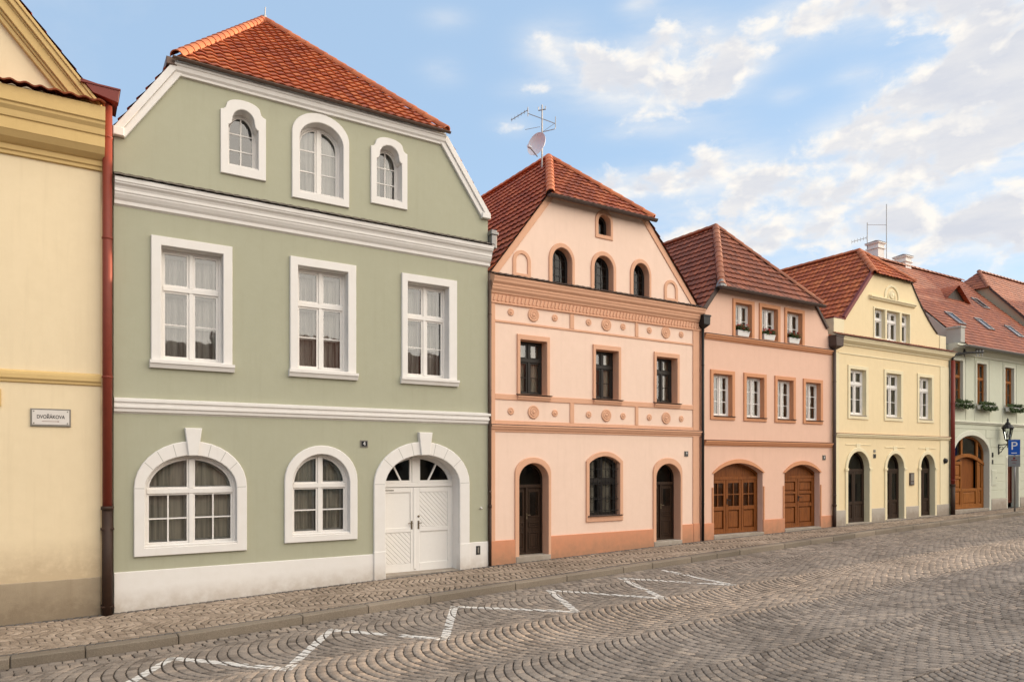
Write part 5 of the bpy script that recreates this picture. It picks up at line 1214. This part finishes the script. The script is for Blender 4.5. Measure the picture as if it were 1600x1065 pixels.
# ashlar courses of the ground floor
mb = MB(); z = 1.16; row = 0
def free(z0, z1):
    iv = [(XL + .02, XR)]
    for (u0, u1, zt, zs) in ((29.80, 32.98, 3.98, 3.04), (34.26, 35.54, 3.12, 2.9)):
        if z0 < zt:
            half_ = (u1 - u0) / 2; c = (u0 + u1) / 2; w_ = half_ if z0 < zs else half_ * math.sqrt(max(0, 1 - ((z0 - zs) / (zt - zs)) ** 2))
            n2 = []
            for s0, s1 in iv:
                if c - w_ > s0: n2.append((s0, min(s1, c - w_)))
                if c + w_ < s1: n2.append((max(s0, c + w_), s1))
            iv = n2
    return [q for q in iv if q[1] - q[0] > .05]
while z < 4.15:
    for s0, s1 in free(z, z + .36): mb.box(s0, s1, -.014, .004, z + .008, min(z + .352, 4.2), .006)
    z += .36
mb.build('ashlar_courses', mMint, H)
mb = MB()
for s0, s1 in ((32.96, 34.28), (35.52, XR)): mb.box(s0, s1, -.05, .1, .2, 1.16, .01)
mb.build('plinth', mStoneP, H)
mb = MB(); mb.mould(XL + .02, XR, [(0, 4.37), (.10, 4.335), (.10, 4.30), (.07, 4.285), (.05, 4.24), (0, 4.21)]); mb.build('string_course', mMintT, H)
mb = MB(); mb.mould(XL - .25, XR, [(0, 7.36), (.34, 7.34), (.34, 7.27), (.30, 7.25), (.24, 7.17), (.12, 7.08), (.06, 7.04), (.05, 6.98), (0, 6.97)]); mb.build('cornice', mMintT, H)
RZ = lambda y: 7.70 + y
pl = [(30.26, -.42, RZ(-.42)), (XR, -.42, RZ(-.42)), (XR, 4.35, RZ(4.35)), (30.26, 4.35, RZ(4.35))]; pb_ = [(30.26, 4.35, RZ(4.35)), (XR, 4.35, RZ(4.35)), (XR, 9.1, 7.3), (30.26, 9.1, 7.3)]
mb = MB(); flat_tiles(mb, pl, (1, 0, 0), (0, .7071, .7071), .2, .24); rf = mb.build('roof', mTileD, H)
un = MB(); un.quad(*pl); un.quad(*pb_); un.build('underlay', mTileD, rf)
mb = MB(); ridge(mb, (30.1, 4.35, 12.09), (XR, 4.35, 12.09), .11, .38); ridge(mb, (30.2, 4.35, 12.06), (30.2, 5.6, 10.9), .11, .38); mb.build('ridge_tiles', mRidgeD, rf)
mb = MB(); mb.add([(x, y, z) for x in (30.22, 30.34) for y, z in ((-.1, 7.0), (9, 7.0), (9, 7.35), (4.35, 12.0), (-.1, 7.55))], [(0, 1, 2, 3, 4), (5, 6, 7, 8, 9), (0, 5, 9, 4), (4, 9, 8, 3), (3, 8, 7, 2)]); mb.build('gable_wall', mGrey, H)
mb = MB(); mb.box(29.92, 30.24, -.30, .25, 7.40, 8.02, .01); mb.box(29.88, 30.26, -.33, .28, 7.98, 8.05, .01); mb.build('parapet', mGrey, H)
mb = MB(); gutter(mb, (29.9, -.48, 7.27), (XR, -.48, 7.27), .08); mb.build('gutter', mZinc, rf)
for (u, ya) in ((31.9, .76), (34.42, .78), (37.0, .68), (37.5, 2.35)):
    S_ = MB(); n_ = Vector((0, -.7071, .7071)); e_ = Vector((0, .7071, .7071)); o_ = Vector((u, ya, RZ(ya)))
    def sk(x, v, h): p = o_ + Vector((x, 0, 0)) + e_ * v + n_ * h; return tuple(p)
    for x0, x1, v0, v1 in ((0, .07, 0, .86), (.53, .60, 0, .86), (.07, .53, 0, .07), (.07, .53, .79, .86)):
        S_.add([sk(x, v, h) for x in (x0, x1) for v in (v0, v1) for h in (0, .08)], [(0, 1, 3, 2), (4, 6, 7, 5), (0, 4, 5, 1), (2, 3, 7, 6), (1, 5, 7, 3)])
    so = S_.build('skylight', mZinc, rf); S_ = MB(); S_.quad(sk(.07, .07, .06), sk(.53, .07, .06), sk(.53, .79, .06), sk(.07, .79, .06)); 
    so2 = S_.build('skylight_pane', mGlassD, rf)
mb = MB(); fy = 2.42; ax, azt = 35.15, 10.80; bl_, br_ = (34.15, RZ(fy) + .02), (36.1, RZ(fy) + .02)
for (bx0, bz0) in (bl_, br_):
    s = 1 if bx0 < ax else -1; tri = [(bx0 - .12 * s, fy - .12, bz0 - .06), (ax, fy - .12, azt + .06), (ax, azt - 7.70 + .08, azt + .06), (bx0 - .12 * s, fy + .05, bz0 + .02)]
    flat_tiles(mb, tri[:3] + [tri[3]], (0, 1, 0), (s * (ax - bx0) * s, 0, azt - bz0), .2, .2)
    mb.quad(*tri)
dm = mb.build('dormer', mTileB, rf)
mb = MB(); mb.add([(bl_[0], fy + .06, bl_[1]), (br_[0], fy + .06, br_[1]), (ax, fy + .06, azt)], [(0, 1, 2)]); mb.build('dormer_shutter', mBrown, rf)
for (u, w_, y_, zt, zb) in ((32.2, .50, 4.42, 12.88, 11.4), (34.2, .50, 4.25, 12.50, 11.3)):
    mb = MB(); mb.box(u, u + w_, y_, y_ + .55, zb, zt, .01); mb.box(u - .05, u + w_ + .05, y_ - .05, y_ + .60, zt - .24, zt - .19, .008); mb.box(u - .07, u + w_ + .07, y_ - .07, y_ + .62, zt, zt + .07, .01)
    c_ = mb.build('chimney', mWhite, rf); mb = MB(); mb.add([(u - .09, y_ - .09, zt + .07), (u + w_ + .09, y_ - .09, zt + .07), (u + w_ + .09, y_ + .64, zt + .07), (u - .09, y_ + .64, zt + .07), (u + w_ / 2, y_ + .27, zt + .22)], [(0, 1, 4), (1, 2, 4), (2, 3, 4), (3, 0, 4)]); mb.build('chimney_cap', mDarkS, rf)
t = thing('aerial_mast', 'tall thin aerial mast beside the white chimney on the mint house ridge', 'antenna', (32.78, 4.42, 11.9))
mb = MB(); mb.tube([(32.78, 4.36, 11.9), (32.78, 4.36, 14.75)], .02, 6); mb.build('mast', mSteel, t)
mb = MB(); mb.tube([(32.78, 4.36, 13.78), (32.2, 4.95, 13.85)], .010, 5); mb.tube([(32.2, 4.95, 12.7), (32.2, 4.95, 13.95)], .02, 6); mb.build('side_arm', mSteel, t)
mb = MB(); p0, p1 = Vector((32.2, 5.0, 13.25)), Vector((31.6, 5.35, 13.05)); mb.tube([p0, p1], .014, 5)
for k in range(6): p = p0.lerp(p1, k / 5); mb.tube([p - Vector((0, 0, .09)), p + Vector((0, 0, .09))], .008, 4)
mb.build('yagi_arm', mSteel, t)
for i, (z0, z1) in enumerate(((3.02, 3.14), (2.80, 2.98))): pass
t = plate('house_number', 'pair of small dark number plates on the mint wall right of the arched gateway', 33.03, 33.16, 2.62, 2.80, '')
mb = MB(); mb.box(33.03, 33.15, -.03, -.01, 2.90, 3.10, .003); mb.build('small_plate', mSignB, t)
t = thing('wall_cabinet', 'pale meter cabinet set in the mint wall right of the arched gateway', 'cabinet', (33.2, 0, 2.05))
mb = MB(); mb.box(33.0, 33.42, -.035, .004, 1.72, 2.38, .008); mb.build('frame', mMintT, t)
mb = MB(); mb.box(33.04, 33.38, -.042, -.034, 1.76, 2.34, .004); mb.build('door', mMint, t)
mb = MB(); mb.box(33.33, 33.36, -.05, -.04, 2.0, 2.08, .003); mb.build('latch', mSteel, t)
# wall lantern
t = thing('wall_lantern', 'black wrought iron lantern on a scrolled bracket against the mint wall', 'lantern', (33.5, -.34, 3.5))
lx, ly, lz = 33.62, -.36, 3.62
mb = MB(); mb.box(lx - .05, lx + .05, -.03, .006, 3.02, 3.46, .006); mb.tube([(lx, 0, 3.42), (lx, -.30, 3.44), (lx, ly, 3.46)], .022, 8); mb.tube([(lx, -.01, 3.06), (lx, -.10, 3.12), (lx, -.22, 3.30), (lx, -.33, 3.42)], .014, 6)
mb.tube([(lx, -.12 + .06 * math.cos(k * .6), 3.30 + .06 * math.sin(k * .6)) for k in range(12)], .010, 6); mb.tube([(lx, ly, 3.30), (lx, ly, lz)], [.02, .028], 8); mb.build('bracket', mBlack, t)
mb = MB(); n = 6
def hexa(r, z): return [(lx + r * math.cos(2 * math.pi * k / n), ly + r * math.sin(2 * math.pi * k / n), z) for k in range(n)]
b0, b1 = hexa(.10, lz + .02), hexa(.19, lz + .50)
for p, q in zip(b0, b1): mb.tube([p, q], .012, 5)
for ringp, rr in ((b0, .016), (b1, .018)):
    for k in range(n): mb.tube([ringp[k], ringp[(k + 1) % n]], rr, 5)
mb.lathe((lx, ly, lz - .06), [(.02, 0), (.06, .02), (.10, .07)], 12); mb.build('cage', mBlack, t)
mb = MB(); mb.lathe((lx, ly, lz + .50), [(.23, -.01), (.23, .02), (.15, .13), (.10, .16), (.10, .20), (.05, .25), (.03, .30), (.05, .33), (.03, .37), (.005, .44)], 12); mb.build('hood', mBlack, t)
mb = MB(); mb.add(hexa(.092, lz + .03) + hexa(.18, lz + .49), [(k, (k + 1) % n, n + (k + 1) % n, n + k) for k in range(n)]); mb.build('lantern_glass', mLampGlass, t)
mb = MB(); mb.lathe((lx, ly, lz + .1), [(.02, 0), (.05, .06), (.06, .14), (.03, .2), (.025, .3)], 12); mb.build('bulb', mSignW, t, smooth=True)
# parking sign
t = thing('parking_sign', 'blue parking sign with white letter P above a grey plate on a steel pole', 'traffic sign', (32.75, -.93, .66))
sx_, sy_ = 32.88, -.93; t.rotation_euler = (0, 0, 0)
mb = MB(); mb.tube([(sx_, sy_, .5), (sx_, sy_, 3.62)], .032, 12); mb.build('pole', mSteel, t, smooth=True)
ang = R(-66); ca_, sa_ = math.cos(ang), math.sin(ang)
def sp(u, d, z): return (sx_ + u * ca_ - d * (-sa_) * -1 * -1 if False else sx_ + u * ca_ + d * sa_, sy_ + u * sa_ - d * ca_, z)
def signbox(nm, u0, u1, z0, z1, d0, d1, m):
    mb = MB(); mb.box(u0, u1, -d1, -d0, z0, z1, .004); mb.v = [sp(x, -y, z) for x, y, z in mb.v]; return mb.build(nm, m, t)
U = -.02
signbox('back_plate', U - .205, U + .205, 2.98, 3.61, .036, .046, mSignGrey); signbox('blue_panel', U - .198, U + .198, 2.988, 3.602, .046, .050, mBlue); signbox('grey_panel', U - .205, U + .205, 2.52, 2.965, .036, .048, mZinc)
text('P', .46, sp(U, .053, 3.345), mWhitePl, t, rot=(R(90), 0, ang)); signbox('small_line', U - .09, U + .09, 3.055, 3.085, .051, .053, mWhitePl)
mk_ = MB(); 
for q in (((U - .10, 2.76), (U + .10, 2.76), (U + .10, 2.79), (U - .10, 2.79)), ((U - .06, 2.66), (U + .06, 2.66), (U + .06, 2.68), (U - .06, 2.68))):
    mk_.prism(list(q), -.0505, -.049)
mk_.lathe((U, -.049, 2.86), [(.045, -.001), (.045, .001), (.0, .0015)], 12, 'y'); mk_.v = [sp(x, -y, z) for x, y, z in mk_.v]; mk_.build('printed_marks', mRed, t)
signbox('clamp', -.05, .05, 3.4, 3.44, -.04, .036, mSteel); signbox('clamp', -.05, .05, 2.72, 2.76, -.04, .036, mSteel)

# ------------------------------------------------------------------ house with the taller red roof beyond the mint house
H = thing('brick_roof_house', 'beige gabled house with plain red roof rising beyond the mint house', 'house', (46, 4, .9))
X0_, X1_ = 39.86, 53.0
out = [(X0_, 0), (X1_, 0), (X1_, 8.0), (X0_, 8.0)]
FW2 = [(41.2 + 2.3 * k, 42.2 + 2.3 * k) for k in range(5)]; hF = [loop('rect', a, b, 5.1, None, 6.8) for a, b in FW2]
facade(H, out, [(h, .14) for h in hF], [mBeige], depth=8.3)
for a, b in FW2: window(H, 'rect', a, b, 5.1, None, 6.8, .1, mWin, cols=2, transom=6.2, bars=1, curtain=None)
Z2 = lambda y: 11.61 + (y - 3.19) * 1.12
mb = MB(); prof_ = [(0, 8.0), (8.3, 8.0), (8.3, Z2(.02)), (5.13, 11.58), (3.19, 11.58), (.02, Z2(.02))]
mb.add([(x, y, z) for x in (X0_, X0_ + .3) for y, z in prof_], [tuple(range(6)), tuple(range(6, 12))] + [(i, (i + 1) % 6, 6 + (i + 1) % 6, 6 + i) for i in range(6)]); mb.build('gable_wall', mBeige, H)
Pf = [(X0_ - .08, -.35, Z2(-.35)), (X1_, -.35, Z2(-.35)), (X1_, 4.16, Z2(4.16)), (41.0, 4.16, Z2(4.16)), (X0_ - .08, 3.12, Z2(3.12))]
Ph = [(X0_ - .14, 5.2, 11.53), (X0_ - .14, 3.12, 11.53), (41.0, 4.16, Z2(4.16))]
mb = MB(); flat_tiles(mb, Pf, (1, 0, 0), (0, 1, 1.12), .2, .24); flat_tiles(mb, Ph, (0, -1, 0), (41.0 - X0_ + .14, 0, Z2(4.16) - 11.53), .2, .24); rf = mb.build('roof', mTileD, H)
mb = MB(); mb.quad(*Pf); mb.quad(*Ph); mb.quad((41.0, 4.16, Z2(4.16)), (X1_, 4.16, Z2(4.16)), (X1_, 8.6, 7.7), (X0_, 8.6, 7.7), (X0_, 5.2, 11.5)); mb.build('underlay', mTileD, rf)
mb = MB(); ridge(mb, (41, 4.16, 12.73), (X1_, 4.16, 12.73), .10, .38); ridge(mb, Ph[1], (41, 4.16, 12.73), .09, .38); mb.build('ridge_tiles', mRidgeD, rf)
mb = MB(); mb.add([(X0_ - .10, -.37, Z2(-.37) - .12), (X0_ - .10, 3.12, Z2(3.12) - .12), (X0_ - .10, 3.12, Z2(3.12) + .03), (X0_ - .10, -.37, Z2(-.37) + .03)], [(0, 1, 2, 3)]); mb.build('verge_board', mDarkS, rf)

# ------------------------------------------------------------------ the rest of the square: houses behind the photographer, and two added to block the sun beside a strip
def simple_house(label, x0, x1, y0, y1, front, he, hr, wm, rm, axis='x'):
    z0 = ground_z((x0 + x1) / 2) - .4; H = thing('town_house', label, 'house', ((x0 + x1) / 2, (y0 + y1) / 2, z0 + .3), None)
    mb = MB(); mb.box(x0, x1, y0, y1, z0, he)
    if axis == 'x': mb.add([(x, y, z) for x in (x0, x1) for y, z in ((y0, he), (y1, he), ((y0 + y1) / 2, hr))], [(0, 1, 2), (3, 4, 5)])
    mb.build('wall', wm, H)
    r = MB(); o = .35; c = (y0 + y1) / 2; k = (hr - he) / (c - y0)
    r.add([(x0 - .1, y0 - o, he - k * o), (x1 + .1, y0 - o, he - k * o), (x1 + .1, c, hr + .02), (x0 - .1, c, hr + .02), (x1 + .1, y1 + o, he - k * o), (x0 - .1, y1 + o, he - k * o)], [(0, 1, 2, 3), (3, 2, 4, 5)]); r.build('roof', rm, H)
    yf, s = (y1, 1) if front == '+y' else (y0, -1)
    if front in ('+y', '-y'):
        n = max(2, int((x1 - x0) / 2.6))
        for zz in (1.2, 4.4):
            for i in range(n):
                xc = x0 + (x1 - x0) * (i + .5) / n; m_ = MB(); ya, yb = sorted((yf - s * .02, yf + s * .05)); lo = loop('rect', xc - .6, xc + .6, zz + z0, None, zz + z0 + 1.9); m_.ring(lo, inset(lo, .12)[1], ya, yb, .01)
                m_.box(xc - .03, xc + .03, ya, yb, zz + z0 + .12, zz + z0 + 1.78); wo_ = m_.build('window', mWin, H); m_ = MB(); m_.quad((xc - .5, yf + s * .01, zz + z0 + .1), (xc + .5, yf + s * .01, zz + z0 + .1), (xc + .5, yf + s * .01, zz + z0 + 1.8), (xc - .5, yf + s * .01, zz + z0 + 1.8)); m_.build('pane', mBlackF, wo_)
for a in (('cream town house facing the row across the square', -24, -12, -48, -38, '+y', 7.5, 12.0, mYel, mTileC), ('grey town house across the square with a steep roof', -11.8, -1, -47, -38, '+y', 8.2, 13.4, mBeige, mTileB),
          ('salmon town house across the square opposite the green house', -.8, 10, -48, -38.3, '+y', 7.0, 11.6, mPink, mTileC), ('white town house across the square opposite the peach house', 10.2, 24, -49, -38.0, '+y', 8.4, 13.0, mMint, mTileB),
          ('ochre town house across the square opposite the yellow house', 24.2, 37, -48, -37.6, '+y', 7.4, 12.2, mOchre, mTileC), ('grey town house at the far end across the square', 37.2, 52, -49, -37.6, '+y', 8.0, 12.6, mBeige, mTileB),
          ('pale unseen house added to block the sun, left of the light strip', 58, 70, -4.7, 7.0, '-y', 10.5, 14.5, mMint, mTileB), ('cream unseen house added to block the sun, right of the light strip', 58, 70, -26.0, -6.6, '-y', 10.0, 14.5, mYel, mTileC)):
    simple_house(*a)

split_pieces({'corner_strip', 'jamb_trim', 'plinth', 'parapet', 'verge_flashing', 'impost', 'pipe_bracket', 'arch_panel'})
